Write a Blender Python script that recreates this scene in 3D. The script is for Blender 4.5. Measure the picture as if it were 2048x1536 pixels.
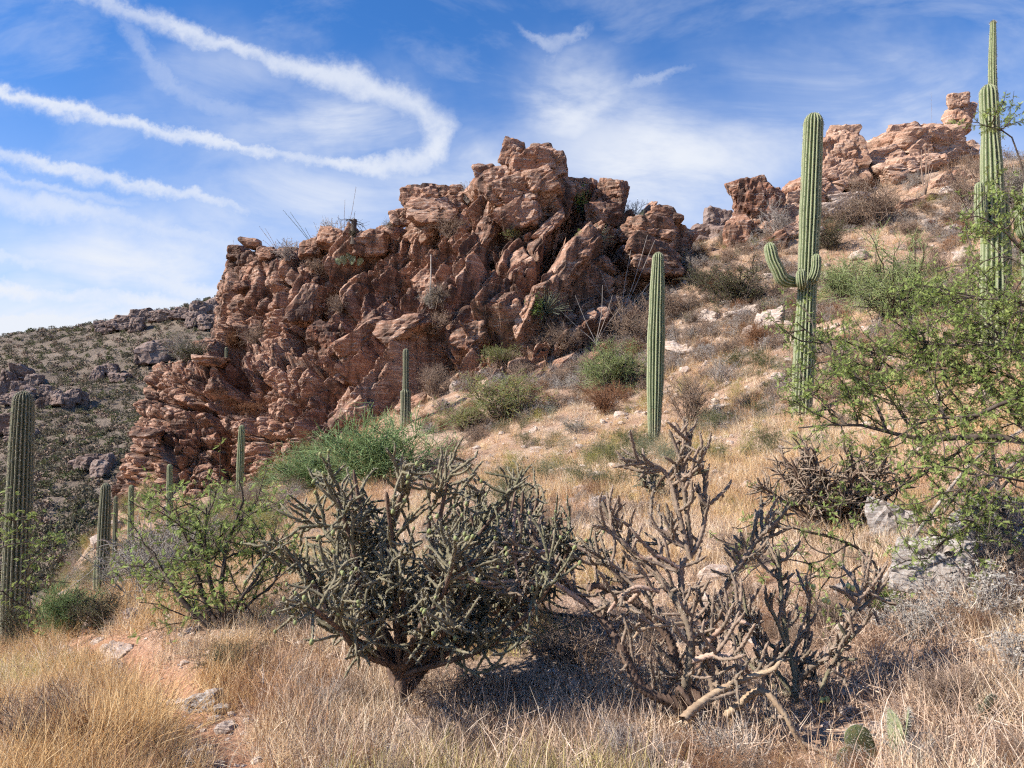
import bpy, bmesh, math, random
import numpy as np
from mathutils import Vector, Matrix
from mathutils.bvhtree import BVHTree

SC = bpy.context.scene
COL = SC.collection
for o in list(bpy.data.objects):
    bpy.data.objects.remove(o)

# ------------------------------------------------------------------ camera
PITCH = math.radians(4.9)
FPX = 1536.0                      # focal length in photograph pixels (2048 wide)
cam_d = bpy.data.cameras.new('camera')
cam_d.sensor_width = 36.0
cam_d.lens = 27.0
cam_d.clip_start = 0.05
cam_d.clip_end = 20000
cam = bpy.data.objects.new('camera', cam_d)
COL.objects.link(cam)
cam.location = (0, 0, 0)
cam.rotation_euler = (math.pi / 2 + PITCH, 0, 0)
SC.camera = cam

# ------------------------------------------------------------------ sun and exposure
SUN_DIR = Vector((-0.76, -0.19, 0.62)).normalized()       # towards the sun
SUN_EL = math.asin(SUN_DIR.z)
SUN_AZ = math.atan2(SUN_DIR.x, SUN_DIR.y)                # clockwise from +Y
sun_d = bpy.data.lights.new('sun', 'SUN')
sun_d.energy = 5.0
sun_d.angle = math.radians(0.53)
sun_d.color = (1.0, 0.94, 0.85)
sun = bpy.data.objects.new('sun', sun_d)
COL.objects.link(sun)
sun.rotation_euler = (-SUN_DIR).to_track_quat('-Z', 'Y').to_euler()
SC.view_settings.view_transform = 'Standard'
SC.view_settings.look = 'None'
SC.view_settings.exposure = 0.92
SC.view_settings.gamma = 1.0
SC.view_settings.use_curve_mapping = False
SC.cycles.max_bounces = 4
SC.cycles.diffuse_bounces = 1
SC.cycles.transparent_max_bounces = 8
SC.cycles.caustics_reflective = False; SC.cycles.caustics_refractive = False
SC.cycles.use_adaptive_sampling = True; SC.cycles.adaptive_threshold = 0.03; SC.cycles.adaptive_min_samples = 12
SC.cycles.use_denoising = False            # fine straw stays crisp
SC.cycles.filter_width = 1.25
SC.cycles.sample_clamp_indirect = 4.0

# ------------------------------------------------------------------ world: sky with contrails and cirrus
def ray(px, py):
    u = (px - 1024) / FPX
    v = (768 - py) / FPX
    c, s = math.cos(PITCH), math.sin(PITCH)
    return Vector((u, c - v * s, s + v * c))

def W(px, py, Y):
    d = ray(px, py)
    return d * (Y / d.y)

world = bpy.data.worlds.new('World')
SC.world = world
world.use_nodes = True
nt = world.node_tree
nt.nodes.clear()

class NB:
    """tiny helper for wiring shader nodes"""
    def __init__(self, tree): self.t = tree
    def n(self, typ, **kw):
        nd = self.t.nodes.new(typ)
        for k, v in kw.items(): setattr(nd, k, v)
        return nd
    def put(self, sock, v):
        if v is None: return
        if isinstance(v, bpy.types.NodeSocket): self.t.links.new(v, sock)
        else: sock.default_value = v
    def m(self, op, a, b=None, c=None, clamp=False):
        nd = self.n('ShaderNodeMath', operation=op, use_clamp=clamp)
        self.put(nd.inputs[0], a); self.put(nd.inputs[1], b); self.put(nd.inputs[2], c)
        return nd.outputs[0]
    def v(self, op, a, b=None, scale=None):
        nd = self.n('ShaderNodeVectorMath', operation=op)
        self.put(nd.inputs[0], a); self.put(nd.inputs[1], b)
        if scale is not None: self.put(nd.inputs['Scale'], scale)
        return nd.outputs['Value'] if op in ('DOT_PRODUCT', 'LENGTH', 'DISTANCE') else nd.outputs[0]
    def noise(self, vec, scale, detail=4, rough=0.55, dist=0.0, col=False):
        nd = self.n('ShaderNodeTexNoise')
        self.put(nd.inputs['Vector'], vec); self.put(nd.inputs['Scale'], scale)
        nd.inputs['Detail'].default_value = detail; nd.inputs['Roughness'].default_value = rough
        nd.inputs['Distortion'].default_value = dist
        return nd.outputs['Color'] if col else nd.outputs['Fac']
    def ramp(self, fac, stops, interp='LINEAR'):
        nd = self.n('ShaderNodeValToRGB')
        cr = nd.color_ramp; cr.interpolation = interp
        while len(cr.elements) < len(stops): cr.elements.new(0.5)
        for e, (p, c) in zip(cr.elements, stops):
            e.position = p
            e.color = (c, c, c, 1) if isinstance(c, (int, float)) else (*c, 1)
        self.put(nd.inputs[0], fac)
        return nd.outputs[0]
    def mix(self, fac, a, b, mode='MIX'):
        nd = self.n('ShaderNodeMix', data_type='RGBA', blend_type=mode)
        self.put(nd.inputs[0], fac)
        for s, v in ((nd.inputs[6], a), (nd.inputs[7], b)):
            if isinstance(v, tuple) and len(v) == 3: v = (*v, 1)
            self.put(s, v)
        return nd.outputs[2]
    def rng(self, v, a, b, c=0.0, d=1.0):
        nd = self.n('ShaderNodeMapRange'); nd.clamp = True
        nd.interpolation_type = 'SMOOTHSTEP'
        self.put(nd.inputs[0], v)
        for i, x in enumerate((a, b, c, d)): nd.inputs[i + 1].default_value = x
        return nd.outputs[0]

# group: soft segment
sg = bpy.data.node_groups.new('soft_segment', 'ShaderNodeTree')
for nm, tp in (('P', 'NodeSocketVector'), ('A', 'NodeSocketVector'), ('B', 'NodeSocketVector'), ('wa', 'NodeSocketFloat'),
               ('wb', 'NodeSocketFloat'), ('ia', 'NodeSocketFloat'), ('ib', 'NodeSocketFloat'), ('Prev', 'NodeSocketFloat')):
    sg.interface.new_socket(nm, in_out='INPUT', socket_type=tp)
sg.interface.new_socket('I', in_out='OUTPUT', socket_type='NodeSocketFloat')
g = NB(sg)
gi = g.n('NodeGroupInput'); go_ = g.n('NodeGroupOutput')
Pc = g.v('ADD', gi.outputs['P'], g.v('SCALE', (1e-7, 0.0, 0.0), scale=gi.outputs['Prev']))      # chained, so that the nodes run one after another
pa = g.v('SUBTRACT', Pc, gi.outputs['A']); ba = g.v('SUBTRACT', gi.outputs['B'], gi.outputs['A'])
h_ = g.m('DIVIDE', g.v('DOT_PRODUCT', pa, ba), g.v('DOT_PRODUCT', ba, ba), clamp=True)
d_ = g.v('LENGTH', g.v('SUBTRACT', pa, g.v('SCALE', ba, scale=h_)))
wv = g.m('MULTIPLY_ADD', g.m('SUBTRACT', gi.outputs['wb'], gi.outputs['wa']), h_, gi.outputs['wa'])
iv = g.m('MULTIPLY_ADD', g.m('SUBTRACT', gi.outputs['ib'], gi.outputs['ia']), h_, gi.outputs['ia'])
q_ = g.m('DIVIDE', d_, wv)
ex = g.m('EXPONENT', g.m('MULTIPLY', g.m('POWER', q_, 2.0), -1.0))
sg.links.new(g.m('MAXIMUM', g.m('MULTIPLY', ex, iv), gi.outputs['Prev']), go_.inputs['I'])

w = NB(nt)
tc = w.n('ShaderNodeTexCoord').outputs['Generated']
sep = w.n('ShaderNodeSeparateXYZ'); nt.links.new(tc, sep.inputs[0])
dy = w.m('MAXIMUM', sep.outputs['Y'], 0.15)
gx = w.m('DIVIDE', sep.outputs['X'], dy); gz = w.m('DIVIDE', sep.outputs['Z'], dy)
cmb = w.n('ShaderNodeCombineXYZ'); nt.links.new(gx, cmb.inputs[0]); nt.links.new(gz, cmb.inputs[1])
P0 = cmb.outputs[0]
# puffy edge disturbance
n1 = w.noise(P0, 24, 6, 0.68, col=True)
n2 = w.noise(P0, 5, 3, 0.5, col=True)
off = w.v('SCALE', w.v('SUBTRACT', n1, (0.5, 0.5, 0.5)), scale=0.048)
off2 = w.v('SCALE', w.v('SUBTRACT', n2, (0.5, 0.5, 0.5)), scale=0.03)
P1 = w.v('ADD', w.v('ADD', P0, off), off2)
def gp(px, py):
    d = ray(px, py)
    return (d.x / d.y, d.z / d.y, 0)
# each long trail is a curve over the horizontal direction: centre height, half width, strength
U0, U1, V1 = -0.95, 0.95, 0.80
TRAILS = [
    # (px, py, width px, strength)
    [(-300, -140, 14, .6), (150, -12, 17, .8), (330, 42, 19, .92), (480, 92, 20, .95), (580, 128, 23, .95), (680, 152, 30, .95), (780, 184, 34, .95), (835, 216, 36, .9), (880, 250, 30, 0)],
    [(-300, 118, 12, .9), (0, 180, 13, .95), (130, 207, 14, .95), (260, 236, 14, .95), (390, 268, 14, .95), (500, 296, 14, .92), (600, 316, 15, .9), (700, 326, 18, .9), (800, 324, 28, .9), (850, 316, 30, .9), (890, 300, 30, 0)],
    [(-300, 270, 12, .3), (0, 308, 12, .6), (110, 325, 13, .8), (200, 348, 14, .8), (310, 376, 14, .8), (420, 398, 14, .75), (520, 424, 12, .1)],
    [(-300, 340, 24, .5), (0, 388, 26, .62), (130, 412, 28, .62), (260, 442, 26, .6), (360, 468, 24, .55), (520, 512, 26, .45), (700, 560, 26, 0)],
    [(-300, 310, 9, .2), (0, 350, 10, .45), (140, 380, 11, .45), (280, 412, 11, .3), (400, 440, 9, 0)],
    [(120, 440, 9, 0), (240, 470, 9, .35), (340, 490, 10, .5), (450, 520, 12, .4), (600, 560, 12, .1)],
    [(-300, 545, 16, .6), (0, 570, 20, .7), (180, 596, 22, .7), (420, 612, 30, .6), (600, 630, 30, .3), (760, 640, 30, 0)],
    [(-300, 640, 40, .85), (0, 650, 44, .9), (200, 650, 40, .85), (420, 640, 40, .7), (620, 640, 40, .3), (800, 640, 40, 0)],
    [(-300, 470, 16, .3), (60, 515, 17, .55), (220, 545, 18, .6), (430, 585, 26, .6), (700, 640, 30, 0)],
    [(1000, 30, 12, 0), (1048, 56, 12, .25), (1080, 78, 13, .45), (1112, 88, 17, .55), (1140, 78, 18, .55), (1172, 56, 13, .4), (1210, 34, 12, 0)],
    [(1120, 215, 16, 0), (1180, 195, 18, .3), (1260, 170, 16, .5), (1330, 145, 13, .42), (1400, 122, 11, .1), (1450, 110, 10, 0)],
    [(180, -40, 22, .2), (260, 60, 24, .35), (330, 140, 28, .45), (420, 205, 28, .42), (520, 255, 34, .4), (620, 300, 40, .3), (720, 330, 40, 0)],
]
sp1 = w.n('ShaderNodeSeparateXYZ'); nt.links.new(P1, sp1.inputs[0])
un = w.m('DIVIDE', w.m('SUBTRACT', sp1.outputs[0], U0), U1 - U0)
prev = 0.0
for tr in TRAILS:
    rc = w.n('ShaderNodeRGBCurve')
    pts3 = [[], [], []]
    for (px, py, wd, st) in tr:
        gxv, gzv, _ = gp(px, py)
        u_ = (gxv - U0) / (U1 - U0)
        pts3[0].append((u_, gzv / V1)); pts3[1].append((u_, wd / FPX * 10)); pts3[2].append((u_, st))
    for k in range(3):
        cv = rc.mapping.curves[k]
        pk = pts3[k]
        if k == 2:
            pk = [(pk[0][0] - .004, 0.0)] + pk + [(pk[-1][0] + .004, 0.0)]
        cv.points[0].location = (max(pk[0][0] - .02, -.5), pk[0][1]); cv.points[1].location = (pk[-1][0] + .02, pk[-1][1])
        for q in pk: cv.points.new(*q)
    rc.mapping.use_clip = False
    rc.mapping.update()
    uq = un if isinstance(prev, float) else w.m('MULTIPLY_ADD', prev, 1e-7, un)
    cb_ = w.n('ShaderNodeCombineColor')
    for k in range(3): nt.links.new(uq, cb_.inputs[k])
    nt.links.new(cb_.outputs[0], rc.inputs[1])
    sc_ = w.n('ShaderNodeSeparateColor'); nt.links.new(rc.outputs[0], sc_.inputs[0])
    dz_ = w.m('MULTIPLY_ADD', sc_.outputs[0], -V1, sp1.outputs[1])
    below = w.m('LESS_THAN', dz_, 0.0)
    q_ = w.m('MULTIPLY', w.m('DIVIDE', dz_, w.m('MULTIPLY', sc_.outputs[1], .1)), w.m('MULTIPLY_ADD', below, -.38, 1.08))
    e_ = w.m('MULTIPLY', w.m('EXPONENT', w.m('MULTIPLY', w.m('MULTIPLY', q_, q_), -1.0)), sc_.outputs[2])
    prev = e_ if isinstance(prev, float) else w.m('MAXIMUM', e_, prev)
# the turn of the big loop and one falling wisp
for (a, b) in (((835, 216, 36, .95), (878, 266, 36, 1)), ((878, 266, 36, 1), (866, 306, 36, 1)), ((866, 306, 34, 1), (820, 322, 28, .9)), ((1112, 90, 16, .5), (1070, 170, 15, .3)), ((1070, 170, 15, .3), (1036, 240, 15, .1))):
    nd = w.n('ShaderNodeGroup'); nd.node_tree = sg
    nt.links.new(P1, nd.inputs['P'])
    nd.inputs['A'].default_value = gp(a[0], a[1]); nd.inputs['B'].default_value = gp(b[0], b[1])
    nd.inputs['wa'].default_value = a[2] / FPX; nd.inputs['wb'].default_value = b[2] / FPX
    nd.inputs['ia'].default_value = a[3]; nd.inputs['ib'].default_value = b[3]
    w.put(nd.inputs['Prev'], prev)
    prev = nd.outputs[0]
trail = w.m('MULTIPLY', w.m('MULTIPLY', prev, w.rng(w.noise(P0, 7, 6, 0.65), 0.25, 0.60, 0.58, 1.0)), .88)
# broad veils
VEILS = [(690, 250, 190, 90, .9), (1160, 210, 120, 110, .9), (1330, 320, 350, 180, .95), (960, 390, 300, 110, .9), (1700, 230, 380, 140, .85),
         (1850, 120, 300, 100, .6), (280, 500, 330, 90, .7), (620, 420, 260, 110, .75), (150, 640, 520, 90, .75), (560, 300, 230, 110, .6), (420, 180, 160, 110, .5)]
vprev = 0.0
P2 = w.v('ADD', P0, w.v('SCALE', w.v('SUBTRACT', w.noise(P0, 3.0, 5, 0.6, col=True), (0.5, 0.5, 0.5)), scale=0.28))
for (px, py, rx, ry, st) in VEILS:
    cx, cz, _ = gp(px, py)
    Pq = P2 if isinstance(vprev, float) else w.v('ADD', P2, w.v('SCALE', (1e-7, 0.0, 0.0), scale=vprev))
    q = w.v('SUBTRACT', Pq, (cx, cz, 0)); q = w.v('MULTIPLY', q, (FPX / rx, FPX / ry, 0))
    e = w.m('MULTIPLY', w.m('EXPONENT', w.m('MULTIPLY', w.v('DOT_PRODUCT', q, q), -1.0)), st)
    vprev = w.m('MAXIMUM', e, vprev) if not isinstance(vprev, float) else e
wisp = w.n('ShaderNodeMapping'); nt.links.new(P0, wisp.inputs[0])
wisp.inputs['Rotation'].default_value = (0, 0, math.radians(-16)); wisp.inputs['Scale'].default_value = (1.0, 2.5, 1)
wn = w.noise(wisp.outputs[0], 3.4, 6, 0.62, 0.5)
veil = w.m('MULTIPLY', vprev, w.rng(wn, 0.30, 0.68, 0.30, 1.0))
general = w.m('MULTIPLY', w.rng(wn, 0.42, 0.75), 0.30)
front = w.rng(sep.outputs['Y'], 0.15, 0.4)
lowz = w.m('MULTIPLY', w.rng(sep.outputs['Z'], 0.45, 0.02), 0.55)
calm = w.m('ADD', general, lowz, clamp=True)
mask = w.m('ADD', w.m('MAXIMUM', w.m('MULTIPLY', w.m('MAXIMUM', trail, veil), front), general), lowz, clamp=True)
sky = w.n('ShaderNodeTexSky', sky_type='NISHITA', sun_disc=False)
sky.sun_elevation = SUN_EL; sky.sun_rotation = SUN_AZ
sky.altitude = 900; sky.air_density = 1.0; sky.dust_density = 0.25; sky.ozone_density = 2.6
hs = w.n('ShaderNodeHueSaturation'); nt.links.new(sky.outputs[0], hs.inputs['Color'])
hs.inputs['Saturation'].default_value = 1.24; hs.inputs['Value'].default_value = 1.50
blue = w.mix(1.0, hs.outputs[0], (0.86, 1.04, 1.27), 'MULTIPLY')
bg_calm = w.n('ShaderNodeBackground'); nt.links.new(w.mix(calm, blue, (7.8, 8.2, 9.0)), bg_calm.inputs[0]); bg_calm.inputs[1].default_value = 0.057
bg = w.n('ShaderNodeBackground'); nt.links.new(w.mix(mask, blue, (7.8, 8.2, 9.0)), bg.inputs[0]); bg.inputs[1].default_value = 0.057
# the named clouds lie in this part of the sky; elsewhere only the plain cirrus goes on (spares the renderer the work)
inreg = w.m('MULTIPLY', w.m('MULTIPLY', w.m('GREATER_THAN', sep.outputs['Y'], 0.15), w.m('LESS_THAN', w.m('ABSOLUTE', gx), 1.1)),
            w.m('MULTIPLY', w.m('GREATER_THAN', gz, -.05), w.m('LESS_THAN', gz, .95)))
ms = w.n('ShaderNodeMixShader'); nt.links.new(inreg, ms.inputs[0]); nt.links.new(bg_calm.outputs[0], ms.inputs[1]); nt.links.new(bg.outputs[0], ms.inputs[2])
wo = w.n('ShaderNodeOutputWorld'); nt.links.new(ms.outputs[0], wo.inputs[0])
world.cycles.sampling_method = 'MANUAL'; world.cycles.sample_map_resolution = 512

# ------------------------------------------------------------------ numpy noise
U = np.uint32
def hsh(ix, iy, iz, seed):
    h = (ix.astype(np.int64) * 73856093 ^ iy.astype(np.int64) * 19349663 ^ iz.astype(np.int64) * 83492791 ^ (seed * 2654435761)) & 0xffffffff
    h = h.astype(np.uint64)
    h = ((h ^ (h >> 16)) * 0x45d9f3b) & 0xffffffff
    h = ((h ^ (h >> 16)) * 0x45d9f3b) & 0xffffffff
    return (h ^ (h >> 16)).astype(np.uint32)
def r01(h, k):
    x = (h.astype(np.uint64) * (2 * k + 1) * 2246822519 + k * 3266489917) & 0xffffffff
    x = ((x ^ (x >> 15)) * 0x2c1b3c6d) & 0xffffffff
    x = x ^ (x >> 12)
    return (x & 0xffffff).astype(np.float64) / 0x1000000
def vnoise(p, seed=0):
    ip = np.floor(p).astype(np.int64); f = p - ip
    f = f * f * (3 - 2 * f)
    out = 0
    for dx in (0, 1):
        for dy_ in (0, 1):
            for dz in (0, 1):
                wgt = (f[:, 0] if dx else 1 - f[:, 0]) * (f[:, 1] if dy_ else 1 - f[:, 1]) * (f[:, 2] if dz else 1 - f[:, 2])
                out = out + wgt * r01(hsh(ip[:, 0] + dx, ip[:, 1] + dy_, ip[:, 2] + dz, seed), 1)
    return out * 2 - 1
def fbm(p, octs=4, seed=0, gain=0.5):
    a, s = 1.0, 0.0
    for i in range(octs):
        s = s + a * vnoise(p * (2.03 ** i) + 17.3 * i, seed + i)
        a *= gain
    return s
def worley(p, seed=0):
    ip = np.floor(p).astype(np.int64); f = p - ip
    n = len(p)
    d1 = np.full(n, 9.0); d2 = np.full(n, 9.0); bh = np.zeros(n, np.uint32); bv = np.zeros((n, 3))
    for dx in (-1, 0, 1):
        for dy_ in (-1, 0, 1):
            for dz in (-1, 0, 1):
                h = hsh(ip[:, 0] + dx, ip[:, 1] + dy_, ip[:, 2] + dz, seed)
                v = np.stack([f[:, 0] - dx - r01(h, 1), f[:, 1] - dy_ - r01(h, 2), f[:, 2] - dz - r01(h, 3)], 1)
                d = (v * v).sum(1)
                c = d < d1
                d2 = np.where(c, d1, np.minimum(d2, d))
                bh = np.where(c, h, bh); bv[c] = v[c]; d1 = np.where(c, d, d1)
    return np.sqrt(d1), np.sqrt(d2), bh, bv
def blocks(p, cell, amp, tilt, crack, seed):
    """faceted fracture: every cell gets its own offset and its own tilted face"""
    q = p / np.asarray(cell)
    d1, d2, h, v = worley(q, seed)
    gdir = np.stack([r01(h, 5) - .5, r01(h, 6) - .5, r01(h, 7) - .5], 1) * 2
    o = (r01(h, 4) - .5) * 2 * amp + (v * gdir).sum(1) * tilt
    return o - crack * np.exp(-((d2 - d1) / 0.07) ** 2)
def layers(zt, th, amp, seed):
    i = np.floor(zt / th); f = zt / th - i
    z0 = np.zeros_like(i)
    a = r01(hsh(i, z0, z0, seed), 1)
    return (a - .5) * 2 * amp - amp * .8 * np.exp(-(np.minimum(f, 1 - f) / .10) ** 2)

# ------------------------------------------------------------------ mesh helpers
def mesh_np(name, V, tris=None, quads=None, smooth=True, mats=()):
    me = bpy.data.meshes.new(name)
    V = np.asarray(V, np.float32)
    me.vertices.add(len(V)); me.vertices.foreach_set('co', V.ravel())
    ls, tot = [], []
    if tris is not None and len(tris): ls.append(np.asarray(tris, np.int32).ravel()); tot.append(np.full(len(tris), 3, np.int32))
    if quads is not None and len(quads): ls.append(np.asarray(quads, np.int32).ravel()); tot.append(np.full(len(quads), 4, np.int32))
    loops = np.concatenate(ls); tot = np.concatenate(tot)
    start = np.concatenate([[0], np.cumsum(tot)[:-1]]).astype(np.int32)
    me.loops.add(len(loops)); me.loops.foreach_set('vertex_index', loops)
    me.polygons.add(len(tot)); me.polygons.foreach_set('loop_start', start); me.polygons.foreach_set('loop_total', tot)
    me.polygons.foreach_set('use_smooth', np.full(len(tot), smooth, bool))
    for m_ in mats: me.materials.append(m_)
    me.update(calc_edges=True)
    return me

class MB:
    """collects pieces, builds one mesh"""
    def __init__(self): self.V = []; self.T = []; self.Q = []; self.n = 0
    def add(self, V, T=None, Q=None):
        if T is not None and len(T): self.T.append(np.asarray(T) + self.n)
        if Q is not None and len(Q): self.Q.append(np.asarray(Q) + self.n)
        self.V.append(np.asarray(V, float)); self.n += len(V)
    def mesh(self, name, mat, smooth=True):
        return mesh_np(name, np.concatenate(self.V), np.concatenate(self.T) if self.T else None,
                       np.concatenate(self.Q) if self.Q else None, smooth, (mat,))

def norm(v):
    return v / np.maximum(np.linalg.norm(v, axis=-1, keepdims=True), 1e-9)
def tubes(mb, P, r0, r1, sides=3, power=1.0):
    """P (T,N,3) many tubes at once"""
    T, N, _ = P.shape
    t = np.empty_like(P); t[:, 1:-1] = P[:, 2:] - P[:, :-2]; t[:, 0] = P[:, 1] - P[:, 0]; t[:, -1] = P[:, -1] - P[:, -2]
    t = norm(t)
    mean = norm(P[:, -1] - P[:, 0])
    ref = np.where(np.abs(mean[:, 2:3]) > 0.8, np.array([[1., 0, 0]]), np.array([[0, 0, 1.]]))[:, None, :]
    u = norm(np.cross(t, np.broadcast_to(ref, t.shape))); v = np.cross(t, u)
    k = np.linspace(0, 1, N) ** power
    r = np.asarray(r0).reshape(-1, 1) * (1 - k) + np.asarray(r1).reshape(-1, 1) * k
    r = np.broadcast_to(r, (T, N))
    a = np.arange(sides) * 2 * math.pi / sides
    V = P[:, :, None, :] + r[:, :, None, None] * (np.cos(a)[None, None, :, None] * u[:, :, None, :] + np.sin(a)[None, None, :, None] * v[:, :, None, :])
    idx = np.arange(T * N * sides).reshape(T, N, sides)
    nx = np.roll(idx, -1, 2)
    Q = np.stack([idx[:, :-1], nx[:, :-1], nx[:, 1:], idx[:, 1:]], -1).reshape(-1, 4)
    mb.add(V.reshape(-1, 3), None, Q)
def wander(rg, start, direc, L, N=6, wob=0.15, up=0.0):
    """start (T,3), direc (T,3), L (T,) -> (T,N,3) gently crooked paths"""
    T = len(start)
    d = norm(direc); P = np.empty((T, N, 3)); P[:, 0] = start
    st = (np.asarray(L).reshape(-1, 1) / (N - 1))
    for i in range(1, N):
        d = norm(d + rg.normal(0, wob, (T, 3)) + np.array([0, 0, up]))
        P[:, i] = P[:, i - 1] + d * st
    return P
def branch(rg, par, k, L, ang=0.7, up=0.1, tmin=0.25, N=5, wob=0.15, keep=0.6):
    """k children on each parent path"""
    T, M, _ = par.shape
    pi = np.repeat(np.arange(T), k); n = len(pi)
    tt = rg.uniform(tmin, 0.99, n) * (M - 1)
    i0 = np.minimum(tt.astype(int), M - 2); f = (tt - i0)[:, None]
    s = par[pi, i0] * (1 - f) + par[pi, i0 + 1] * f
    d = norm(par[pi, i0 + 1] - par[pi, i0])
    dr = norm(d * keep + rg.normal(0, ang, (n, 3)) + np.array([0, 0, up]))
    Ls = rg.uniform(L[0], L[1], n)
    return wander(rg, s, dr, Ls, N, wob, up * 0.3)
def leaves(mb, rg, par, k, size, aspect=0.45, spread=0.01):
    T, M, _ = par.shape
    pi = np.repeat(np.arange(T), k); n = len(pi)
    tt = rg.uniform(0.15, 1, n) * (M - 1); i0 = np.minimum(tt.astype(int), M - 2); f = (tt - i0)[:, None]
    s = par[pi, i0] * (1 - f) + par[pi, i0 + 1] * f + rg.normal(0, spread, (n, 3))
    a = norm(rg.normal(0, 1, (n, 3))); b = norm(np.cross(a, rg.normal(0, 1, (n, 3))))
    L = (rg.uniform(size[0], size[1], n))[:, None]
    V = np.stack([s, s + a * L * .5 + b * L * aspect * .5, s + a * L, s + a * L * .5 - b * L * aspect * .5], 1)
    mb.add(V.reshape(-1, 3), None, np.arange(4 * n).reshape(-1, 4))
def pinnate(mb, rg, pos, direc, size, pairs=8):
    """bipinnate mesquite leaves: two combs of small leaflets"""
    n = len(pos)
    for sgn in (-1, 1):
        d = norm(direc + sgn * 0.45 * norm(np.cross(direc, rg.normal(0, 1, (n, 3)))))
        d = norm(d + np.array([0, 0, -0.25]))
        side = norm(np.cross(d, rg.normal(0, 1, (n, 3)) + np.array([0, 0, 1.5])))
        L = (size * rg.uniform(.7, 1.2, n))[:, None]
        for k in range(pairs):
            b = pos + d * L * (0.2 + 0.8 * k / pairs)
            for s2 in (-1, 1):
                tip = b + (side * s2 * 0.8 + d * 0.55) * L * 0.30 * (1 - 0.35 * abs(k / pairs - .4))
                V = np.stack([b - d * L * .055, b + d * L * .055, tip], 1)
                mb.add(V.reshape(-1, 3), np.arange(3 * n).reshape(-1, 3))

# ------------------------------------------------------------------ object helpers
def obj(name, me, parent=None, loc=None):
    o = bpy.data.objects.new(name, me); COL.objects.link(o)
    if parent is not None: o.parent = parent
    if loc is not None: o.location = loc
    return o
def tag(o, label=None, cat=None, group=None, kind=None):
    if label: o['label'] = label
    if cat: o['category'] = cat
    if group: o['group'] = group
    if kind: o['kind'] = kind
    return o
def thing(name, label, cat, loc, rz=0.0, group=None, scale=1.0):
    o = bpy.data.objects.new(name, None); COL.objects.link(o)
    o.empty_display_size = 0.1
    o.location = loc; o.rotation_euler = (0, 0, rz)
    o.scale = (scale,) * 3 if isinstance(scale, (int, float)) else scale
    return tag(o, label, cat, group)

# ------------------------------------------------------------------ materials
def mat_new(name):
    m = bpy.data.materials.new(name); m.use_nodes = True
    m.node_tree.nodes.clear()
    return m, NB(m.node_tree)
def finish(m, b, color, rough=0.9, bump=None, bstr=0.5, bdist=0.02, trans=0.0, spec=0.2):
    out = b.n('ShaderNodeOutputMaterial'); pb = b.n('ShaderNodeBsdfPrincipled')
    if isinstance(color, tuple): color = (*color[:3], 1)
    b.put(pb.inputs['Base Color'], color); b.put(pb.inputs['Roughness'], rough)
    pb.inputs['Specular IOR Level'].default_value = spec
    if bump is not None:
        bn = b.n('ShaderNodeBump'); bn.inputs['Strength'].default_value = bstr; bn.inputs['Distance'].default_value = bdist
        b.put(bn.inputs['Height'], bump); m.node_tree.links.new(bn.outputs[0], pb.inputs['Normal'])
    sh = pb.outputs[0]
    if trans > 0:
        tr = b.n('ShaderNodeBsdfTranslucent'); b.put(tr.inputs[0], color)
        mx = b.n('ShaderNodeMixShader'); mx.inputs[0].default_value = trans
        m.node_tree.links.new(sh, mx.inputs[1]); m.node_tree.links.new(tr.outputs[0], mx.inputs[2]); sh = mx.outputs[0]
    m.node_tree.links.new(sh, out.inputs[0])
    return m
def pos(b): return b.n('ShaderNodeNewGeometry').outputs['Position']
def objc(b): return b.n('ShaderNodeTexCoord').outputs['Object']
def stretch(b, vec, sc, rot=(0, 0, 0)):
    mp = b.n('ShaderNodeMapping'); b.put(mp.inputs[0], vec)
    mp.inputs['Scale'].default_value = sc; mp.inputs['Rotation'].default_value = rot
    return mp.outputs[0]

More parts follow.
